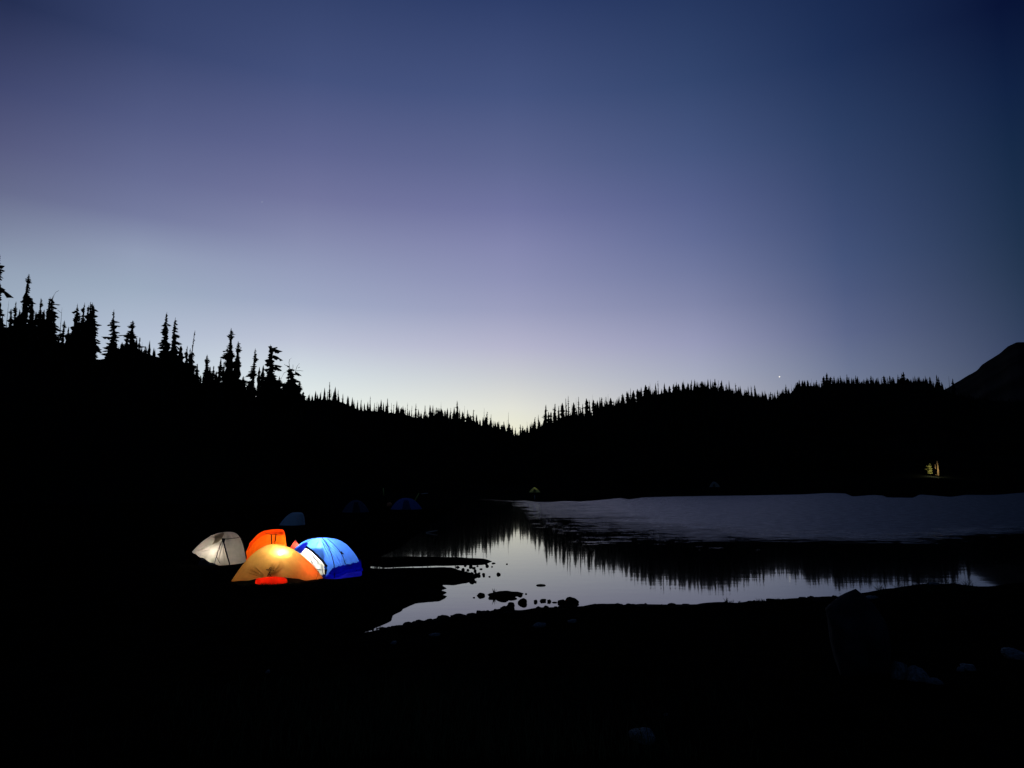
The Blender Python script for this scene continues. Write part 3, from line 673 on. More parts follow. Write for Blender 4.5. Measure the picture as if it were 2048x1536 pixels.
rr_ = random.Random(3)
lk = sorted(LAND); cnt = {}
fx = np.array([t[0] for t in FT], float)
for n, (x, y, w, kd) in enumerate(FT):
    a, _ = azel(x, y)
    dist = float(d2(a)) - rr_.uniform(2, 16)
    X, Y = dist * math.sin(a), dist * math.cos(a)
    g = hz(X, Y); tip = at_range(x, y, dist)
    H = tip[2] - g + 0.6
    if H < 1.5: H = 1.5
    s = dist / F * math.cos(a)
    W = w * s * (1.0 if kd != 'D' else 1.3)
    me = rr_.choice(FAR[kd])
    o = link('dead_snag' if kd == 'D' else 'conifer_tree', me)
    hh = H / 1.0
    ws = W / WREF[kd] * (1.9 if w > 4 else 1.5)
    if kd == 'D': ws = min(ws, H * .9); ws = max(ws, H * .45)
    o.scale = (ws, ws, hh); o.location = (X, Y, tip[2] - hh)
    o.rotation_euler = (0, 0, rr_.uniform(0, 6.28))
    b = max([q for q in lk if q <= x] or [lk[0]])
    if x == b and b not in cnt:
        cnt[b] = 0
        lab = KW[kd] + ' on the far skyline, the ' + LAND[b]
    else:
        cnt[b] = cnt.get(b, 0) + 1
        lab = KW[kd] + ', ' + ORD[cnt[b] - 1] + ' tree right of the ' + LAND[b]
    tag(o, lab, 'tree', GRP_R)

# the wooded slopes below the skyline: countless, one object
def forest():
    rnd = random.Random(21); mb = MB()
    pts = []
    for _ in range(2600):
        x = rnd.uniform(380, 2100); a, _e = azel(x, 850)
        D = float(d2(a)); r = D * (1 - abs(rnd.gauss(0, .16)))
        if r < 165: continue
        pts.append((a, r))
    for _ in range(500):
        x = rnd.uniform(-150, 600); a, _e = azel(x, 850); r = D1 * (1 - abs(rnd.gauss(0, .12)))
        pts.append((a, r))
    for _ in range(420):
        x = 604 + (1900 - 604) * rnd.random(); a, _e = azel(x, 850); pts.append((a, float(d2(a)) - rnd.uniform(0, 5)))
    xs = np.array([r * math.sin(a) for a, r in pts]); ys = np.array([r * math.cos(a) for a, r in pts]); zs = hgt(xs, ys)
    for i, (x, y, z) in enumerate(zip(xs, ys, zs)):
        if z < 1.5: continue
        r = math.hypot(x, y); crest = i >= len(pts) - 420
        H = rnd.uniform(1.5, 3.2) * r / 400 if crest else rnd.uniform(3, 6) * min(1, r / 220) * .7
        W = H * rnd.uniform(.28, .5)
        ly = 4
        for k in range(ly):
            z0 = z - .3 + H * k / ly * .9; z1 = z0 + H * .42 * (1.2 if k == ly - 1 else 1); rad = W * .5 * (1 - k / ly * .8)
            c = [(x + math.cos(q * 1.2566 + k) * rad * rnd.uniform(.7, 1.2), y + math.sin(q * 1.2566 + k) * rad * rnd.uniform(.7, 1.2), z0 - rnd.uniform(0, .12) * H) for q in range(5)]
            c.append((x, y, z1))
            mb.add(c, [(q, (q + 1) % 5, 5) for q in range(5)])
    return mb.mesh('forest')
tag(link('forest', forest(), M_needle), 'black conifer woods covering the slopes below the skyline', 'forest', kind='stuff')

# the near hill at the left: big trees, each its own shape.  x, y tip, y foot, crown width, habit, label
NT = [(-11,507,645,22,'R','tall ragged conifer cut by the left edge'),(-3,603,648,16,'S','short conifer at the left edge under the tall one'),
 (13,598,650,5,'D','thin dead snag standing beside the left edge tree'),(21,617,650,10,'S','low fir just right of the leftmost snag'),(29,602,655,12,'T','small knobby topped fir left of the tall spire'),
 (38,618,655,11,'S','low fir touching the tall spire on its left'),(47,546,658,19,'S','tallest dark spire near the left edge'),(60,596,662,14,'S','pointed fir directly right of the tallest left spire'),
 (69,622,665,12,'B','low bushy fir between two pointed firs at left'),(77,595,668,11,'S','slim fir between the pointed firs at left'),(92,594,672,14,'S','fir standing left of the hook topped conifer'),
 (84,618,668,12,'B','low fir under the slim ones at left'),(118,613,690,9,'D','leaning snag on the right flank of the hook topped conifer'),(124,640,697,12,'T','straggly low fir in the gap below the snag'),(134,652,700,12,'B','bushy low fir filling the gap before the tall clump'),
 (145,606,715,18,'R','leftmost fir of the tall dense clump'),(152,624,715,14,'R','shorter fir inside the tall dense clump'),(161,604,718,12,'R','crook tipped fir in the tall dense clump'),(170,609,720,16,'R','third tallest fir in the middle of the dense clump'),
 (174,602,720,18,'R','highest tip of the tall dense clump'),(181,608,720,14,'R','fir between the two right tips of the dense clump'),
 (249,669,708,17,'R','small ragged fir left of the shapely fir'),(243,684,708,14,'B','bushy fir under the ragged ones on the knoll'),(266,641,706,22,'T','shapely open fir on the small knoll'),
 (278,674,708,7,'T','thin fir right of the shapely fir'),(283,683,708,6,'D','bent dead snag right of the shapely fir'),(289,692,710,8,'S','low seedling fir on the knoll slope'),(295,683,714,4,'D','lone bare pole on the right of the knoll'),
 (342,678,735,14,'S','fir filling the gap between the twin tall firs'),(360,690,745,16,'B','bushy fir under the right twin'),(371,691,752,9,'S','narrow fir left of the leaning thin spire'),(376,696,752,9,'S','second narrow fir left of the leaning thin spire'),
 (382,712,760,20,'R','shaggy fir at the foot of the leaning thin spire'),(392,727,768,11,'S','fir on the slope right of the leaning thin spire'),(400,750,770,10,'S','tiny fir at the foot of the slope gap'),
 (411,709,772,17,'S','single pointed fir in the open gap'),(418,732,774,10,'B','low bushy fir right of the single pointed fir'),(424,731,776,9,'S','short spire between gap fir and tall pair'),(431,742,778,12,'B','bushy fir left of the tall pair'),
 (437,715,780,14,'S','fir leaning on the tall pair from the left'),(445,722,782,12,'T','thin fir tucked left of the highest of the pair'),(456,655,790,22,'S','tallest spire of the pair above the tents'),
 (472,682,795,19,'S','blunt spire right of the tallest of the pair'),(466,735,792,22,'R','shaggy fir between the two of the pair'),(484,752,795,20,'R','low fir right of the blunt spire'),
 (497,760,798,16,'B','low bushy fir left of the slim open spire'),(504,697,800,17,'T','slim open spire left of the broad ragged tree'),(515,733,800,7,'C','narrow column fir beside the slim spire'),(523,729,800,7,'C','narrow column fir touching the broad ragged tree'),
 (530,752,802,22,'B','bushy fir at the left foot of the broad ragged tree'),(555,752,802,22,'R','shaggy fir at the right foot of the broad ragged tree'),(567,765,803,20,'R','fir between the two broad ragged trees'),
 (597,762,806,18,'R','drooping fir at the right end of the near hill'),(606,783,808,12,'B','last bushy fir at the right end of the near hill'),(574,757,803,16,'T','thin fir left of the forked tree')]
NEARM = {}
GN = 'conifers of the near hill'
def near_tree(x, yt, yb, w, kd, lab, seed):
    tr, cr = conifer(seed, WREF[kd], kd, 44 if kd not in 'BC' else 32, 7, 5)
    a, _ = azel(x, yb); dist = D1 - rr_.uniform(1, 10)
    X, Y = dist * math.sin(a), dist * math.cos(a); g = hz(X, Y); tip = at_range(x, yt, dist)
    H = tip[2] - g + .3; s = dist / F * math.cos(a)
    e = empty('dead_snag' if kd == 'D' else 'conifer_tree', (X, Y, tip[2] - H))
    ws = w * s / WREF[kd] * ((2.15 if kd in 'ST' else 1.9) if kd != 'D' else 1)
    if kd == 'D': ws = max(min(ws, H * .9), H * .5)
    e.scale = (ws, ws, H); e.rotation_euler = (0, 0, rr_.uniform(0, 6.28))
    tag(e, lab, 'tree', GN)
    link('trunk', tr.mesh('trunk'), M_bark, e)
    if cr.v: link('crown', cr.mesh('crown'), M_needle, e)
for n, q in enumerate(NT): near_tree(*q, 500 + n * 7)

# five trees whose boughs can be made out one by one: (x, y on the stem, x, y of the bough's end, thickness) in photo pixels
def drawn_tree(stem, boughs, dead, base, lab, w0, fill, seed, dist=D1 - 12):
    rnd = random.Random(seed)
    x0 = base[0]; a, _ = azel(*base); C = at_range(base[0], base[1], dist); g = hz(C[0], C[1]); C[2] = g
    fwd = np.array([math.sin(a), math.cos(a), 0]); rgt = np.array([math.cos(a), -math.sin(a), 0])
    def W3(px, py, dep=0.0):
        p = at_range(px, py, dist) - C
        return np.array([p @ rgt, dep, p[2]])
    e = empty('conifer_tree', tuple(C)); e.rotation_euler = (0, 0, -a)
    tag(e, lab, 'tree', GN)
    s = dist / F * math.cos(a)
    st = [W3(*p) for p in stem]; st[-1][2] = -.3
    n = len(st); rad = [max(.05, w0 * s * i / (n - 1)) * .5 for i in range(n)]
    v, f = tube(st, rad, 7); mb = MB(); mb.add(v, f)
    for d in dead:
        v, f = tube([W3(*p) for p in d], [.7 * s * (1 - .6 * i / len(d)) * .7 for i in range(len(d))], 5); mb.add(v, f)
    link('trunk', mb.mesh('trunk'), M_bark, e)
    cr = MB()
    for (xa, ya, xb, yb, th) in boughs:
        A, B = W3(xa, ya), W3(xb, yb)
        for q in range(3):
            dep = rnd.uniform(-.35, .35) * (1 + th * s * .4)
            L = abs(B[0] - A[0]) * (1 if q == 0 else rnd.uniform(.7, .95)); sg = 1 if B[0] > A[0] else -1
            ang = math.atan2(dep, sg * L)
            dz = B[2] - A[2]
            blade(cr, (A[0], A[1], A[2] + rnd.uniform(-.1, .2) * th * s * (q > 0)), (math.cos(ang), math.sin(ang)), L, th * s * .62, -dz / L * .85 + .18, rnd, 8, up=.18, hang=1.1)
    ztop, = [st[0][2]]
    for (ya, yb, wa, wb, dens) in fill:       # the dense body of the crown between two heights
        k = int(dens * abs(yb - ya))
        for q in range(k):
            t = q / k; py = ya + (yb - ya) * t; wd = (wa + (wb - wa) * t) * s
            zz = W3(x0, py)[2]
            sx_ = float(np.interp(-zz, [-p[2] for p in st], [p[0] for p in st]))
            an = rnd.uniform(0, 6.28)
            L = wd * .5 * rnd.uniform(.6, 1.2)
            blade(cr, (sx_, 0, zz), (math.cos(an), math.sin(an)), L, L * .3 + .12, rnd.uniform(.3, .8), rnd, 5, up=.2)
    link('crown', cr.mesh('crown'), M_needle, e)
drawn_tree([(541,689),(542,705),(542,730),(541,760),(541,800)],
  [(543,700,566,705,9),(544,697,556,694,7),(544,714,567,725,8),(545,712,560,719,7),(546,731,566,735,6),(546,735,565,746,9),(541,712,534,708,5),(541,720,527,723,10),(541,728,528,731,8),(541,738,526,741,7),(541,745,531,746,7),(541,700,536,707,6)],
  [], (541,800), 'broad ragged windblown conifer above the tents, boughs thrown to the right', 6, [(692,715,9,11,2.2),(712,750,14,18,2.4),(748,770,26,46,2.6),(770,800,42,46,2.4)], 71)
drawn_tree([(578,724),(579,735),(582,748),(585,770),(586,806)],
  [(579,733,571,731,4),(580,742,572,740,5),(581,739,590,741,6),(590,745,604,757,6),(585,748,600,748,4),(582,752,570,758,6),(586,760,602,766,7),(583,765,566,772,8),(588,775,607,783,8)],
  [[(578,726),(579,719),(583,716)],[(580,744),(586,736),(586,729)],[(590,745),(594,733),(599,727)],[(592,742),(600,741),(606,742)],[(596,736),(600,734)],[(580,740),(568,746),(562,758),(560,765)],[(579,733),(570,730),(569,728)]],
  (586,806), 'forked half dead conifer with a hooked tip at the end of the near hill', 5, [(738,760,12,18,2.6),(758,785,24,38,2.8),(785,806,38,46,2.6)], 72)
drawn_tree([(228,619),(226,640),(226,660),(227,690),(228,722)],
  [(226,643,240,646,5),(226,652,242,653,6),(226,650,213,652,5),(226,660,215,664,5),(227,664,241,667,5),(227,672,240,676,6),(226,668,216,671,5),(226,676,201,675,7),(227,680,239,683,5),(226,688,210,686,5),(226,695,203,698,6),(226,702,202,704,4),(226,708,197,711,6),(227,690,236,695,5),(228,700,243,706,6),(228,712,250,716,7)],
  [], (228,722), 'conifer with long flat boughs standing left of the small knoll', 4, [(624,644,5,7,1.6),(644,690,11,18,2.2),(690,722,22,44,2.4)], 73)
drawn_tree([(185,605),(185,625),(186,660),(186,690),(187,726)],
  [(186,619,198,624,5),(186,631,197,634,5),(186,640,193,645,6),(186,648,205,653,5),(187,655,199,659,5),(187,664,198,668,5),(188,678,202,687,5),(188,668,194,675,6),(188,698,201,708,5),(187,712,198,717,5),(185,616,178,622,5),(186,690,195,694,5)],
  [], (187,726), 'tall shaggy conifer forming the right edge of the dense clump', 5, [(609,625,7,10,1.8),(625,660,16,18,2.4),(660,726,18,18,2.2)], 74)
drawn_tree([(334,624),(332,640),(331,660),(330,690),(330,728)],
  [(332,649,321,655,5),(333,648,344,655,4),(331,658,321,661,4),(331,662,319,667,5),(332,662,338,667,5),(331,680,320,683,5),(330,685,314,689,5),(330,694,314,700,6),(332,690,340,694,5),(330,704,313,712,7)],
  [], (330,728), 'left and taller of the twin firs beside the knoll', 5, [(628,650,5,9,2.2),(650,684,13,14,2.4),(684,728,22,32,2.4)], 75)
drawn_tree([(351,635),(349,650),(348,670),(347,700),(347,738)],
  [(350,641,355,643,4),(350,647,357,650,4),(349,655,358,660,5),(349,661,358,665,4),(349,670,362,675,8),(349,684,366,692,8),(348,692,364,706,6),(348,700,366,716,8),(348,712,366,722,7)],
  [], (347,738), 'right of the twin firs beside the knoll, boughs swept right', 5, [(640,668,6,9,2.2),(668,700,11,16,2.4),(700,738,24,34,2.4)], 76)
drawn_tree([(105,593),(104,605),(102,630),(100,655),(99,685)],
  [(104,602,111,607,5),(104,608,123,611,3),(104,613,115,620,5),(103,622,117,630,6),(103,628,120,640,5),(102,616,95,612,4),(102,640,112,650,7),(102,632,92,630,5),(101,648,120,658,6),(100,655,130,668,6)],
  [[(105,600),(108,590),(112,584),(118,581)],[(115,620),(123,626)]], (100,685), 'leaning conifer with a bare hooked top near the left edge', 4, [(597,620,8,12,2.4),(620,650,16,24,2.4),(650,685,30,40,2.2)], 77)
drawn_tree([(390,661),(387,680),(384,705),(381,735),(380,762)],
  [(389,668,391,671,3),(388,680,391,683,3),(386,690,383,693,3),(385,706,391,717,4),(384,708,378,712,5),(384,720,391,728,5),(383,722,376,728,6)],
  [], (380,762), 'leaning thin almost bare spire above the grey tent', 3, [(663,705,2.4,3.4,1.4),(705,735,9,13,2.2),(735,762,16,20,2.2)], 78)

# evening star and a faint second one
import bmesh
def star(px, py, d, r, col, st, lab):
    bm = bmesh.new(); bmesh.ops.create_icosphere(bm, subdivisions=2, radius=r)
    me = bpy.data.meshes.new('star'); bm.to_mesh(me); bm.free()
    p = at_range(px, py, d)
    o = link('star', me, emitter('starlight', col, st), loc=tuple(p)); tag(o, lab, 'star')
star(1559, 753.5, 15500, 14.0, (1.0, 0.95, 0.85), 1.1, 'bright evening star low above the saddle of the right ridge')
star(524, 404, 15500, 7.0, (0.8, 0.85, 1.0), 0.55, 'faint star high above the near hill')

# ------------------------------------------------------------------ tents
def interp_ang(ctrl, th):
    """periodic smooth interpolation of (degrees, value) pairs"""
    c = sorted(ctrl); a = np.array([c[-1][0] - 360] + [q[0] for q in c] + [c[0][0] + 360], float)
    v = np.array([c[-1][1]] + [q[1] for q in c] + [c[0][1]], float)
    d = np.degrees(th) % 360
    i = np.clip(np.searchsorted(a, d, side='right') - 1, 0, len(a) - 2)
    t = (d - a[i]) / (a[i + 1] - a[i]); t = t * t * (3 - 2 * t)
    return v[i] * (1 - t) + v[i + 1] * t

class Shell:
    """tent canopy: apex over a footprint; local x = right, y = away from the viewer, z = up (directions in degrees, 270 = towards the lake path)"""
    def __init__(s, foot, apex, reach, prof, hem, rng, nth=300, nt=90, crease=None, scale=1.0, edge=2.6):
        h_ = hit(*foot); rng = rng or math.hypot(h_[0], h_[1])
        s.a, _ = azel(*foot); s.C = at_range(foot[0], foot[1], rng); s.rng = rng; s.m = rng * math.cos(s.a) ** 2 / F; reach = [(q, b * s.m) for q, b in reach]; s.reach = reach
        s.C[2] = hz(s.C[0], s.C[1])
        s.r = np.array([math.cos(s.a), -math.sin(s.a), 0]); s.f = np.array([math.sin(s.a), math.cos(s.a), 0])
        ap = s.loc(at_range(apex[0], apex[1], rng)); s.ax, s.H = ap[0], ap[2]
        th = np.linspace(0, 2 * math.pi, nth, endpoint=False); t = np.linspace(0.001, 1, nt)
        TH, T = np.meshgrid(th, t)
        B = interp_ang(reach, th) * scale; Pw = interp_ang(prof, th); Hm = interp_ang(hem, th)
        H = s.H * (scale if scale < 1 else 1)
        X = s.ax * (1 - 0) + np.cos(TH) * B * T; Y = np.sin(TH) * B * T
        Z = Hm + (H - Hm) * (1 - T ** Pw)
        if crease is not None: X, Y, Z = crease(X, Y, Z, TH, T)
        s.V = np.stack([X, Y, Z], -1).reshape(-1, 3); s.nth, s.nt = nth, nt
        i = np.arange(nt - 1)[:, None] * nth; j = np.arange(nth)[None, :]; j2 = (j + 1) % nth
        s.Q = np.stack([i + j, i + nth + j, i + nth + j2, i + j2], -1).reshape(-1, 4)
        W = s.world(s.V); s.px, s.py = project(W)
        e1 = s.V.reshape(nt, nth, 3)
        du = np.roll(e1, -1, 1) - np.roll(e1, 1, 1); dv = np.gradient(e1, axis=0)
        n = np.cross(dv, du); n /= np.linalg.norm(n, axis=-1, keepdims=True) + 1e-9
        s.N = n.reshape(-1, 3)
        if s.N[(nt // 2) * nth, 0] < 0: s.N = -s.N
        view = W - np.array([0, 0, CAMZ]); view /= np.linalg.norm(view, axis=1, keepdims=True)
        Nw = s.N[:, :1] * s.r + s.N[:, 1:2] * s.f + s.N[:, 2:] * np.array([0, 0, 1])
        s.front = (Nw * view).sum(1) < 0.05
        s.F = s.V + 0
    def loc(s, P):
        d = np.asarray(P) - s.C
        return np.array([d @ s.r, d @ s.f, d[2]])
    def world(s, L):
        L = np.asarray(L, float)
        return s.C + L[..., :1] * s.r + L[..., 1:2] * s.f + L[..., 2:] * np.array([0, 0, 1.0])
    def at(s, px, py, dist_off=0.0):
        return s.loc(at_range(px, py, s.rng + dist_off))
    def build(s, name, mat, parent, hole=None, keep=None, solid=None):
        Q = s.Q
        cx = s.px[Q].mean(1); cy = s.py[Q].mean(1); fr = s.front[Q].all(1)
        m = np.ones(len(Q), bool)
        if hole is not None: m &= ~(inside(hole, cx, cy) & fr)
        if keep is not None: m &= keep(s.V[Q].mean(1))
        q = Q[m]
        used = np.unique(q); mp_ = -np.ones(len(s.V), int); mp_[used] = np.arange(len(used))
        me = mesh(name, s.V[used], mp_[q], True)
        return link(name, me, mat, parent)
    def patch(s, name, poly, off, mat, parent):
        Q = s.Q; cx = s.px[Q].mean(1); cy = s.py[Q].mean(1)
        m = inside(poly, cx, cy) & s.front[Q].all(1)
        q = Q[m]
        if not len(q): return None
        used = np.unique(q); mp_ = -np.ones(len(s.V), int); mp_[used] = np.arange(len(used))
        return link(name, mesh(name, (s.V + s.N * off)[used], mp_[q], True), mat, parent)
    def on(s, px, py, off=0.008):
        d = (s.px - px) ** 2 + (s.py - py) ** 2 + np.where(s.front, 0, 1e6)
        k = int(np.argmin(d)); return s.V[k] + s.N[k] * off
    def line(s, mb, pts, rad, off=0.008, step=3.0):
        P = []
        for a, b in zip(pts[:-1], pts[1:]):
            n = max(1, int(math.hypot(b[0] - a[0], b[1] - a[1]) / step))
            for k in range(n): P.append(s.on(a[0] + (b[0] - a[0]) * k / n, a[1] + (b[1] - a[1]) * k / n, off))
        P.append(s.on(*pts[-1], off))
        P = [p for i, p in enumerate(P) if i == 0 or np.linalg.norm(p - P[i - 1]) > 1e-4]
        if len(P) > 1:
            v, f = tube(P, rad, 5); mb.add(v, f)
    def thread(s, name, lines, rad, mat, parent, off=0.008):
        mb = MB()
        for l in lines: s.line(mb, l, rad, off)
        return link(name, mb.mesh(name, True), mat, parent)
def inside(poly, X, Y):
    ins = np.zeros(X.shape, bool); n = len(poly)
    for i in range(n):
        ax, ay = poly[i]; bx, by = poly[(i + 1) % n]
        if ay == by: continue
        c = (ay > Y) != (by > Y)
        ins ^= c & (X < ax + (Y - ay) * (bx - ax) / (by - ay))
    return ins
def place(e, s):
    e.location = tuple(s.C); e.rotation_euler = (0, 0, -s.a)
def wall_ring(s, scale, z0, z1, mat, name, parent, th0=0, th1=360, reach=None, lean=0.0, n=120, xo=None):
    mb = MB(); th = np.radians(np.linspace(th0, th1, n)); B = interp_ang(reach, th) * (np.array([scale(math.degrees(q)) for q in th]) if callable(scale) else scale)
    xo = s.ax if xo is None else xo
    vs = []
    for k, (a, b) in enumerate(zip(th, B)):
        zt = z1(math.degrees(a)) if callable(z1) else z1
        for z, l in ((z0, 1.0), ((z0 + zt) / 2, 1 - lean * .4), (zt + 0.012 * math.sin(k * .9) + .008 * math.sin(k * 2.3), 1 - lean)):
            vs.append((xo + math.cos(a) * b * l, math.sin(a) * b * l, z))
    fs = []
    for k in range(n - 1):
        for q in range(2): fs.append((3 * k + q, 3 * k + 3 + q, 3 * k + 4 + q, 3 * k + 1 + q))
    mb.add(vs, fs)
    return link(name, mb.mesh(name, True), mat, parent)
def lantern(pos_local, s, energy, col, radius, glow, lab, body=0.035):
    """a small camping lantern hanging under the roof: glowing globe, cap, hook"""
    W = s.world(np.array([pos_local]))[0]
    e = empty('lantern', tuple(W)); tag(e, lab, 'lantern')
    bm = bmesh.new(); bmesh.ops.create_uvsphere(bm, u_segments=16, v_segments=10, radius=body)
    me = bpy.data.meshes.new('globe'); bm.to_mesh(me); bm.free()
    g = link('globe', me, emitter('lantern_glow', col, glow), e); g.visible_shadow = True
    v, f = tube([(0, 0, body * .9), (0, 0, body * 1.25)], [body * .7, body * .45], 10); link('cap', mesh('cap', v, f), M_dark, e)
    point_light('lantern_light', (0, 0, -body * 1.3), energy, col, e, radius)
    return e
M_dark = material('black_webbing', (0.01, 0.01, 0.012), 0.8)
M_seam_b = material('navy_seam_tape', (0.006, 0.012, 0.06), 0.8)
M_print = material('dark_print', (0.02, 0.008, 0.004), 0.8)
M_alu = material('tent_pole_metal', (0.25, 0.25, 0.26), 0.4)

# ---- golden tent in front
GD = None
def gold_crease(X, Y, Z, TH, T):
    # pleats running up from the pulled-down middle of the front hem
    d = np.degrees(TH)
    return X, Y, Z
g_reach = [(0,99),(30,80),(90,64),(150,66),(180,79),(215,72),(240,68),(270,66),(300,72),(330,86)]
g_prof = [(0,1.85),(45,1.8),(90,1.8),(135,1.9),(180,2.05),(225,1.9),(270,1.6),(315,1.7)]
g_hem = [(0,0.0),(60,.05),(120,.05),(180,0.02),(225,.10),(255,.19),(270,.20),(290,.17),(305,.12),(322,.04)]
def pleat(S, cx_px, cy_px, fans, amp):
    pass
gold = Shell((549, 1160), (549, 1088), g_reach, g_prof, g_hem, GD, 420, 130)
def add_pleats(s, cpx, rays, amp, wid=2.0):
    """press sharp folds into the cloth: rays = (angle in the picture plane, length, start)"""
    disp = np.zeros(len(s.V))
    dx, dy = s.px - cpx[0], -(s.py - cpx[1])
    for ang, L0, L1, a in rays:
        ca, sa = math.cos(math.radians(ang)), math.sin(math.radians(ang))
        u = dx * ca + dy * sa; v = -dx * sa + dy * ca
        w = wid * (0.5 + 0.5 * np.clip(u / L1, 0, 1))
        env = np.clip((u - L0) / 4, 0, 1) * np.clip((L1 - u) / (0.6 * (L1 - L0)), 0, 1)
        disp += a * amp * env * (np.exp(-(v / w) ** 2) - 0.8 * np.exp(-((v - 1.8 * w) / w) ** 2))
    s.V = s.V + s.N * (disp * s.front)[:, None]
add_pleats(gold, (535, 1157), [(158,8,48,1.2),(150,6,42,-1),(143,8,38,1),(135,10,36,-.8),(166,10,44,.8),(60,10,42,1),(52,8,46,-1.1),(46,12,40,1),(38,14,42,-.8),(30,14,38,.7),(68,12,38,-.7)], 0.034, 1.4)
add_pleats(gold, (646, 1160), [(160,4,28,1),(150,4,24,-1),(140,4,26,1),(128,3,20,-1)], 0.018, 1.2)
te = empty('dome_tent', (0, 0, 0)); place(te, gold)
tag(te, 'glowing golden dome tent in front of the others, lantern shining through its cloth', 'tent', 'tents of the camp')
M_gold = fabric('golden_ripstop', (0.16, 0.11, 0.04), (0.84, 0.51, 0.135), 0.022, 0.45, 0.72)
gold.build('rainfly', M_gold, te)
M_red = fabric('red_floor_cloth', (0.5, 0.03, 0.01), (1.0, 0.028, 0.008), 0.0, 0.6, 0.9)
wall_ring(gold, lambda d: .955 - .24 * abs((d - 268) / 40) ** 2, -0.05, lambda d: .20 - .16 * min(1, abs((d - 263) / 37)) ** 4 + .012 * math.sin(d * 1.9), M_red, 'groundsheet', te, 226, 300, gold.reach, 0.02)
r_ = gold.on(616, 1149, 0)
hp = gold.world(np.array([[r_[0] - .10, r_[1] + .38, 0]]))[0]; hp[2] = hz(hp[0], hp[1]) + .12
hl = empty('fill_lamp', tuple(hp)); tag(hl, 'added unseen red fill lamp inside the right foot of the golden tent', 'fill_lamp')  # unseen lamp added for the red glow low in the cloth
v_, f_ = tube([(-.03, 0, 0), (.03, 0, 0)], .022, 10); link('lamp_body', mesh('lamp_body', v_, f_), M_dark, hl)
v_, f_ = tube([(-.03, -.03, -.01), (-.09, .04, -.03), (0, .11, -.04), (.09, .04, -.03), (.03, -.03, -.01)], .008, 6); link('fill_lamp_band', mesh('fill_lamp_band', v_, f_), M_dark, hl)
point_light('fill_lamp_light', (0, -.04, .06), 7.5, (1.0, .13, .04), hl, .03)
gold.thread('seam', [[(640,1139),(636,1148),(632,1158)],[(600,1112),(618,1127),(640,1139)],[(640,1139),(646,1150),(648,1160)]][:1], 0.006, M_print, te, 0.004)
lg_ = gold.thread('printed_emblem', [[(538,1137.5),(541,1135.5),(544,1135),(542,1136.6),(538.5,1137.6)],[(532.5,1139.2),(538,1139.6),(543,1140),(548.5,1141)],[(533,1140),(540,1140.8),(548,1141.8)],
   [(536,1144),(541,1143.5),(543.5,1145)],[(539,1143.5),(538.5,1149),(534.5,1152.5)],[(535.5,1147),(541.5,1149.5),(540,1154)],[(542,1144),(537.5,1147.5),(541.5,1152)],[(533.5,1150.5),(537,1149),(536,1153.5)],[(540,1150),(542.5,1153.5)],[(538,1154),(541,1155.5)]],
   0.0075, M_print, te, 0.004)
lamp_p = gold.at(562, 1105); ls = gold.on(562, 1106, 0)
lantern((ls[0] - 0.01, ls[1] + 0.14, ls[2] - 0.03), gold, 5.2, (1.0, 0.86, 0.58), 0.03, 400, 'small bright lantern hanging inside the golden tent')

# ---- blue tent with the open door
BD = None
b_reach = [(0,87),(45,78),(90,70),(135,70),(180,78),(225,58),(270,47),(315,62)]
b_prof = [(0,3.0),(45,2.6),(90,2.4),(180,2.8),(225,2.3),(270,1.9),(315,2.3)]
b_hem = [(0,.10),(40,.05),(180,.02),(225,.03),(270,.05),(300,.02),(330,.12)]
blue = Shell((641, 1151), (641, 1076), b_reach, b_prof, b_hem, BD, 420, 120)
add_pleats(blue, (640, 1076), [(-52,8,80,1),(-40,6,60,.8),(-120,6,22,.8),(-66,6,60,-.6)], 0.02, 1.6)
add_pleats(blue, (684, 1136), [(110,4,40,1),(95,4,30,-1),(128,4,30,.8),(60,4,24,.7)], 0.016, 1.4)
be = empty('dome_tent', (0, 0, 0)); place(be, blue)
tag(be, 'glowing blue dome tent with its door folded open on a white inner tent', 'tent', 'tents of the camp')
M_blue = fabric('blue_ripstop', (0.03, 0.10, 0.40), (0.085, 0.27, 1.0), 0.0, 0.5, 0.87)
M_blue2 = fabric('blue_ripstop_doubled', (0.02, 0.03, 0.22), (0.10, 0.08, 0.62), 0.0, 0.4, 0.7)
HOLE = [(606,1099),(613,1094),(618,1096),(627,1105),(637,1115),(648,1128),(655,1136),(653,1146),(649,1154),(644,1166),(560,1168),(580,1130),(596,1112)]
blue.build('rainfly', M_blue, be, hole=HOLE)
M_white = fabric('white_inner_cloth', (0.4, 0.38, 0.31), (0.90, 0.86, 0.70), 0.0, 0.8, 0.90)
inner = Shell((641, 1151), (641, 1076), b_reach, b_prof, [(0, 0.0)], BD, 300, 90, scale=0.90)
inner.V = inner.V + np.random.RandomState(4).normal(0, .0012, inner.V.shape)
add_pleats(inner, (612, 1098), [(-50,10,70,1),(-60,8,60,-1),(-70,10,64,1),(-40,8,50,-1),(-80,8,50,1),(-33,10,50,.8)], 0.013, 2.6)
inner.build('inner_tent', M_white, be, keep=lambda c: (np.degrees(np.arctan2(c[:, 1], c[:, 0] - inner.ax)) < -76) & (np.degrees(np.arctan2(c[:, 1], c[:, 0] - inner.ax)) > -178) & (c[:, 2] < inner.H * .74))
inner.thread('inner_seam', [[(644,1128),(645,1140),(648,1150)],[(628,1140),(645,1140)]], 0.007, M_dark, be, .03)
wall_ring(blue, 0.975, -0.03, lambda d: float(np.interp(d, [-100, -70, -64, -55, 0, 60], [.08, .11, .26, .30, .39, .39])), fabric('navy_floor_cloth', (0.01, 0.01, 0.12), (0.02, 0.02, 0.8), 0.0, 0.5, 0.4), 'groundsheet', be, -100, 60, blue.reach, 0.03)
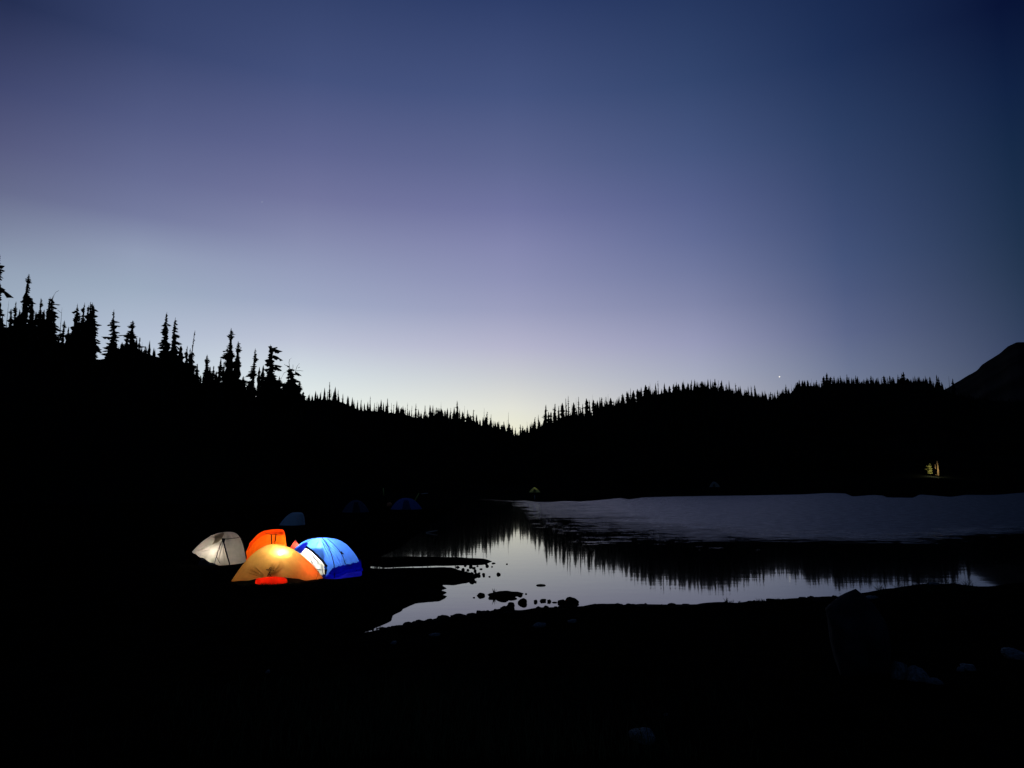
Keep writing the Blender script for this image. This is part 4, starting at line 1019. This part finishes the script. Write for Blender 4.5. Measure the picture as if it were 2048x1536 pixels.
blue.thread('seam', [[(644,1076),(652,1084),(658,1096),(663,1110),(667,1124),(669,1138),(669,1155)]], 0.013, M_seam_b, be, 0.006)
blue.thread('seam', [[(655,1078),(665,1086),(675,1097),(682,1106),(687,1117),(691,1127),(694,1134)]], 0.008, M_seam_b, be, 0.006)
blue.patch('vent', [(679,1104),(683,1103),(687,1109),(682,1109)], 0.02, M_seam_b, be)
blue.patch('door_fold', [(606,1087),(613,1085),(617,1088),(612,1094),(609,1099),(602,1107),(597,1103),(590,1106),(588,1104)], 0.012, M_blue2, be)
blue.thread('door_roll', [[(613,1094),(624,1102),(635,1112),(646,1123),(654,1133)]], 0.030, material('navy_door_cloth', (0.004, 0.01, 0.06), 0.8), be, 0.01)
blue.thread('seam', [[(611,1086),(622,1080),(632,1077)]], 0.006, M_seam_b, be, 0.006)
c_ = blue.at(636, 1104)
lantern((c_[0] + .02, 0.0, blue.H * .72), blue, 40.0, (0.95, 0.97, 1.0), 0.14, 60, 'white lantern hanging inside the blue tent')

# ---- pale grey tent at the left
WD = None
w_reach = [(0,42),(40,46),(90,52),(140,58),(180,63),(215,62),(250,56),(270,52),(300,50),(330,46)]
w_prof = [(0,3.8),(45,3.0),(90,2.5),(180,2.15),(215,2.0),(250,1.5),(270,1.8),(300,2.6),(330,4.0)]
w_hem = [(0,.05),(90,.1),(150,.25),(180,.40),(205,.37),(225,.27),(245,.12),(262,.03),(320,.04)]
pale = Shell((452, 1127), (452, 1064), w_reach, w_prof, w_hem, WD, 360, 110)
add_pleats(pale, (388, 1106), [(14,6,52,1.2),(24,8,50,-1),(33,8,44,.8),(-28,6,34,.8)], 0.022, 1.7)
add_pleats(pale, (446, 1078), [(-112,6,52,1.4),(-104,8,54,-1),(-84,6,50,.8),(165,6,34,1)], 0.022, 1.8)
we = empty('dome_tent', (0, 0, 0)); place(we, pale)
tag(we, 'pale grey dome tent left of the golden one, black strap down its front', 'tent', 'tents of the camp')
M_pale = fabric('pale_grey_ripstop', (0.45, 0.41, 0.36), (0.70, 0.66, 0.60), 0.0, 0.45, 0.75)
pale.build('rainfly', M_pale, we)
wall_ring(pale, 0.80, -0.03, 0.16, material('navy_inner_cloth', (0.006, 0.012, 0.03), 0.9), 'groundsheet', we, 150, 262, pale.reach, 0.08)
pale.thread('strap', [[(446,1080),(449,1092),(452,1104),(456,1118),(460,1133)]], 0.020, M_dark, we, 0.012)
pale.thread('strap', [[(444,1082),(440,1092),(436,1104),(432,1118),(428,1132)]], 0.009, material('brown_zip', (0.10, 0.07, 0.06), 0.8), we, 0.010)
pale.thread('zip', [[(443,1086),(438,1100),(434,1114),(437,1122),(440,1127)]], 0.007, bpy.data.materials['brown_zip'], we, 0.008)
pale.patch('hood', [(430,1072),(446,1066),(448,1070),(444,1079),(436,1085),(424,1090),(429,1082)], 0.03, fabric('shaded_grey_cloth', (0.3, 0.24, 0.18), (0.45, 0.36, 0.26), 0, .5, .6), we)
pale.thread('hood_edge', [[(443,1078),(452,1078.5),(462,1077.5),(472,1076.5),(480,1074.5)]], 0.010, bpy.data.materials['brown_zip'], we, 0.014)
pale.patch('door_toggle', [(443,1077),(451,1077.5),(449,1086),(445,1086)], 0.02, M_dark, we)
pale.thread('strap', [[(482,1076),(487,1092),(491,1106),(493,1116)]], 0.022, M_dark, we, 0.01)
c_ = pale.on(424, 1110, 0)
lantern((c_[0] + .04, c_[1] + .30, c_[2] + .02), pale, 11.0, (1.0, 0.90, 0.74), 0.05, 10, 'dim lantern added inside to light the pale grey tent')  # added lamp, brightens the pale cloth from within

# ---- orange tent behind
OD = None
o_reach = [(0,25),(20,27),(45,36),(90,48),(135,56),(180,60),(225,58),(270,50),(315,36),(340,27)]
o_prof = [(0,10),(45,6),(90,3),(135,3),(180,3.1),(225,2.8),(270,3.2),(315,5),(340,8)]
orange = Shell((549, 1122), (549, 1059), o_reach, o_prof, [(0, .03)], OD, 360, 110)
add_pleats(orange, (492, 1100), [(44,4,34,1),(52,6,30,-1),(60,6,26,.8)], 0.025, 1.4)
add_pleats(orange, (572, 1066), [(175,2,40,1),(185,4,34,-1),(196,3,30,.7)], 0.02, 1.2)
oe = empty('dome_tent', (0, 0, 0)); place(oe, orange)
tag(oe, 'bright orange tent behind the golden one, straight dark edge on its right', 'tent', 'tents of the camp')
M_or = fabric('orange_ripstop', (0.6, 0.14, 0.02), (1.0, 0.135, 0.005), 0.0, 0.45, 0.8)
M_or2 = fabric('orange_red_doubled', (0.5, 0.06, 0.01), (1.0, 0.075, 0.006), 0.0, 0.9, 0.62)
AWN = [(488,1096),(494,1090),(500,1080),(513,1069),(527,1061),(545,1056),(575,1058),(576,1070),(560,1069.5),(546,1070),(536,1068),(524,1072),(514,1079),(505,1089),(500,1096),(495,1102),(488,1100)]
orange.build('rainfly', M_or, oe, hole=AWN)
orange.patch('awning', AWN, 0.0, M_or2, oe)
mr_ = material('maroon_webbing', (0.10, 0.006, 0.003), 0.8)
orange.thread('strap', [[(543,1070),(543.5,1088)]], 0.024, mr_, oe, 0.012)
orange.thread('strap', [[(552,1070),(551,1080),(549.5,1088)]], 0.024, mr_, oe, 0.012)
orange.thread('seam', [[(553,1085.5),(562,1086.5),(570,1086)]], 0.007, mr_, oe, 0.01)
orange.thread('seam', [[(532,1068.5),(543,1070),(556,1070)]], 0.008, mr_, oe, 0.026)
c_ = orange.at(556, 1092)
lantern((c_[0], 0.0, c_[2]), orange, 46.0, (1.0, 0.88, 0.62), 0.05, 10, 'lantern inside the orange tent')

# ---- small red tent peak behind the blue one
rd = Shell((592, 1116), (591, 1079), [(0,20),(45,26),(90,20),(135,26),(180,20),(225,26),(270,20),(315,26)], [(0,1.05)], [(0,.02)], None, 96, 40)
re_ = empty('pyramid_tent', (0, 0, 0)); place(re_, rd)
tag(re_, 'small red tent whose peak shows between orange and blue tents', 'tent', 'tents of the camp')
rd.build('canopy', fabric('red_ripstop', (0.4, 0.05, 0.04), (0.9, 0.10, 0.07), 0, .4, .7), re_)
rd.thread('pole', [[(591,1079.5),(593,1086)]], .01, M_alu, re_, .01)
lantern((0, 0, .45), rd, 5.5, (1, .8, .7), .04, 5, 'faint lantern inside the small red tent')

# ---- unlit tents farther back on the meadow
def dim_tent(foot, apex, half_px, prof, col, lab, door=True, name='dome_tent', lit=None, group='unlit tents on the meadow', rng=None, polecol=None):
    p = hit(*foot); rng = rng or math.hypot(p[0], p[1]); s_ = rng / F
    l, r = half_px[0], half_px[1]; dpt = (l + r) * .45
    sh = Shell(foot, apex, [(0, r), (45, (r + dpt) * .5), (90, dpt), (135, (l + dpt) * .5), (180, l), (225, (l + dpt) * .5), (270, dpt), (315, (r + dpt) * .5)], prof, [(0, .03)], rng, 120, 40)
    e = empty(name, (0, 0, 0)); place(e, sh); tag(e, lab, 'tent', group)
    m = fabric('cloth_' + str(int(foot[0])), col, col, 0, .4, .1)
    sh.build('rainfly', m, e)
    hw = (half_px[0] + half_px[1]) * .5
    if door:
        sh.patch('door', [(apex[0] - hw * .12, apex[1] + 5), (apex[0] + hw * .15, apex[1] + 5), (apex[0] + hw * .32, foot[1]), (apex[0] - hw * .28, foot[1])], .02, fabric('door_' + str(int(foot[0])), tuple(c * .4 for c in col), tuple(c * .3 for c in col), 0, .4, .3), e)
    q = [(apex[0] - half_px[0] * .8, foot[1] - 3), (apex[0] - half_px[0] * .5, (apex[1] * .7 + foot[1] * .3)), (apex[0], apex[1] + .5), (apex[0] + half_px[1] * .5, (apex[1] * .7 + foot[1] * .3)), (apex[0] + half_px[1] * .8, foot[1] - 3)]
    sh.thread('pole_sleeve', [q], .012, polecol or material('sleeve_' + str(int(foot[0])), tuple(min(1, c * 1.8) for c in col), .8), e, .01)
    return sh, e
dim_tent((587, 1051), (588, 1025), (28, 23), [(0,9),(90,3),(180,1.8),(270,3),(315,6)], (0.65, 0.80, 0.85), 'unlit blue grey tent behind the orange one', door=False)
dim_tent((808, 1019), (812, 996), (30, 32), [(0,2.4)], (0.10, 0.17, 0.45), 'unlit dark blue tent with yellow poles standing beside it')
dim_tent((712, 1025), (712, 1000), (27, 27), [(0,2.2)], (0.06, 0.10, 0.16), 'barely visible dark tent between the blue grey and dark blue ones')
# yellow poles and pale gear around the dark blue tent
M_yel = material('yellow_pole_paint', (0.62, 0.62, 0.14), 0.6, (0.5, 0.5, 0.10), 6)
M_gry = material('pale_gear', (0.5, 0.48, 0.42), 0.8)
def pole(pa, pb, foot, wpx, mat, lab, name='pole', cat='pole', group=None):
    p = hit(*foot); rng = math.hypot(p[0], p[1]); A = at_range(*pa, rng); B = at_range(*pb, rng); s_ = rng / F
    low = min(A[2], B[2]); v, f = tube([(0, 0, 0), (B - A) * .5, B - A], [wpx * s_ * .5, wpx * s_ * .5, wpx * s_ * .4], 8)
    o = link(name, mesh(name, v, f, True), mat, loc=tuple(A)); return tag(o, lab, cat, group)
pole((768, 992), (766.5, 976), (768, 1010), 2.2, M_yel, 'upright yellow tent pole left of the dark blue tent')
pole((829, 1003), (838, 986), (829, 1016), 2.2, M_yel, 'yellow pole leaning up from the right of the dark blue tent')
pole((842, 988), (856, 986.5), (848, 1012), 2.0, M_gry, 'pale folded awning pole lying level right of the yellow pole')
def bag(foot, w, h, mat, lab, cat, name):
    p = hit(*foot); s_ = math.hypot(p[0], p[1]) / F
    me = rock_mesh(77 + int(foot[0]), 2, .18, False); me.materials.append(mat)
    e = empty(name, (p[0], p[1], p[2])); tag(e, lab, cat)
    o = link('bag_body', me, None, e, (0, 0, h * s_ * .45)); o.scale = (w * s_ / 2, w * s_ / 3, h * s_ / 2)
    v, f = tube([(w * s_ * .3, 0, h * s_ * .8), (0, 0, h * s_ * 1.05), (-w * s_ * .3, 0, h * s_ * .8)], .012, 5); link('strap', mesh('strap', v, f), M_dark, e)
    return e
bag((778, 1014), 10, 9, material('orange_pack_cloth', (0.85, 0.28, 0.12), .8), 'small orange stuff sack leaning at the left of the dark blue tent', 'bag', 'stuff_sack')
pole((852, 1065), (875, 1061), (862, 1066), 2.0, M_gry, 'pale thin streak lying in the shore shallows beyond the blue tent', 'driftwood', 'driftwood')  # thin pale tube laid almost level at the shore

# ---- lights on the far shore
sh, e = dim_tent((1070, 985), (1069, 974), (11, 12), [(0,1.3),(180,1.5),(270,1.5)], (0.55, 0.60, 0.20), 'small yellow green tent glowing faintly on the far shore', group='tents across the lake', name='far_tent')
point_light('tent_light', (0, 0, sh.H * .45), 4.0, (1, .95, .6), e, .1)
pole((1069.5, 1001), (1069, 990), (1069, 999), 1.8, M_gry, 'pale upright rod added for the light streak under the yellow green tent')  # pale rod stands in for the streak of light below the tent
sh, e = dim_tent((1429, 975), (1428, 963), (10, 12), [(0,1.8)], (0.28, 0.28, 0.22), 'pale grey tent barely visible on the far shore', group='tents across the lake', name='far_tent')
# lamp lit trees on the right of the far shore
def lamplit():
    rng = float(np.hypot(*hit(1868, 952)[:2]))
    def tree(x, yt, yb, w, kd, lab, seed, mat):
        tr, cr = conifer(seed, WREF[kd], kd, 18, 5, 4)
        b = at_range(x, yb, rng); t = at_range(x, yt, rng); H = t[2] - b[2]; s_ = rng / F * 1.2
        e = empty('conifer_tree', tuple(b)); ws = w * s_ / WREF[kd] * 1.3; e.scale = (ws, ws, H); tag(e, lab, 'tree', 'lamp lit trees across the lake')
        link('trunk', tr.mesh('trunk'), mat, e)
        if cr.v: link('crown', cr.mesh('crown'), mat, e)
    mg = material('lit_needles', (0.16, 0.17, 0.05), .9); mt = material('lit_bark', (0.32, 0.22, 0.12), .9)  # lamplight put into the colour: lighter, yellower copies of needles and bark
    tree(1861, 926, 950, 13, 'B', 'small yellow lit fir left of the lamp lit trunks', 901, mg)
    for x, yt, w, lb in ((1872, 934, 1.6, 'thinner left of the two lamp lit trunks across the lake'), (1877, 927, 2.6, 'thicker right of the two lamp lit trunks across the lake')):
        b = at_range(x, 951, rng); t = at_range(x, yt - 6, rng); s_ = rng / F * 1.2
        v, f = tube([(0, 0, 0), (0.03, 0, (t[2] - b[2]) * .5), (0, 0.05, t[2] - b[2])], [w * s_ * .5, w * s_ * .4, w * s_ * .3], 8)
        e = empty('bare_trunk', tuple(b)); tag(e, lb, 'tree', 'lamp lit trees across the lake')
        link('trunk', mesh('trunk', v, f, True), mt, e)
    p = at_range(1868, 944, rng - 2.2 * rng / 176)
    e = empty('lantern', tuple(p)); tag(e, 'hidden camp lamp lighting the trees across the lake', 'lantern')
    v, f = tube([(0, 0, -.12), (0, 0, -.02)], .05, 10); link('base', mesh('base', v, f), M_dark, e)
    v, f = tube([(0, 0, -.02), (0, 0, .08)], .035, 10); link('globe', mesh('globe', v, f), M_gry, e)
    th_ = np.radians(np.linspace(190, 350, 14)); sv = [(.45 * math.cos(t), .45 * math.sin(t), z) for t in th_ for z in (-.5, .75)]; link('added_light_shield', mesh('added_light_shield', sv, [(2 * q, 2 * q + 2, 2 * q + 3, 2 * q + 1) for q in range(13)]), M_dark, e)  # unseen shield added to keep the lamplight off the water
    point_light('lantern_light', (0, 0, .2), 330.0, (1.0, .85, .5), e, .05)
lamplit()
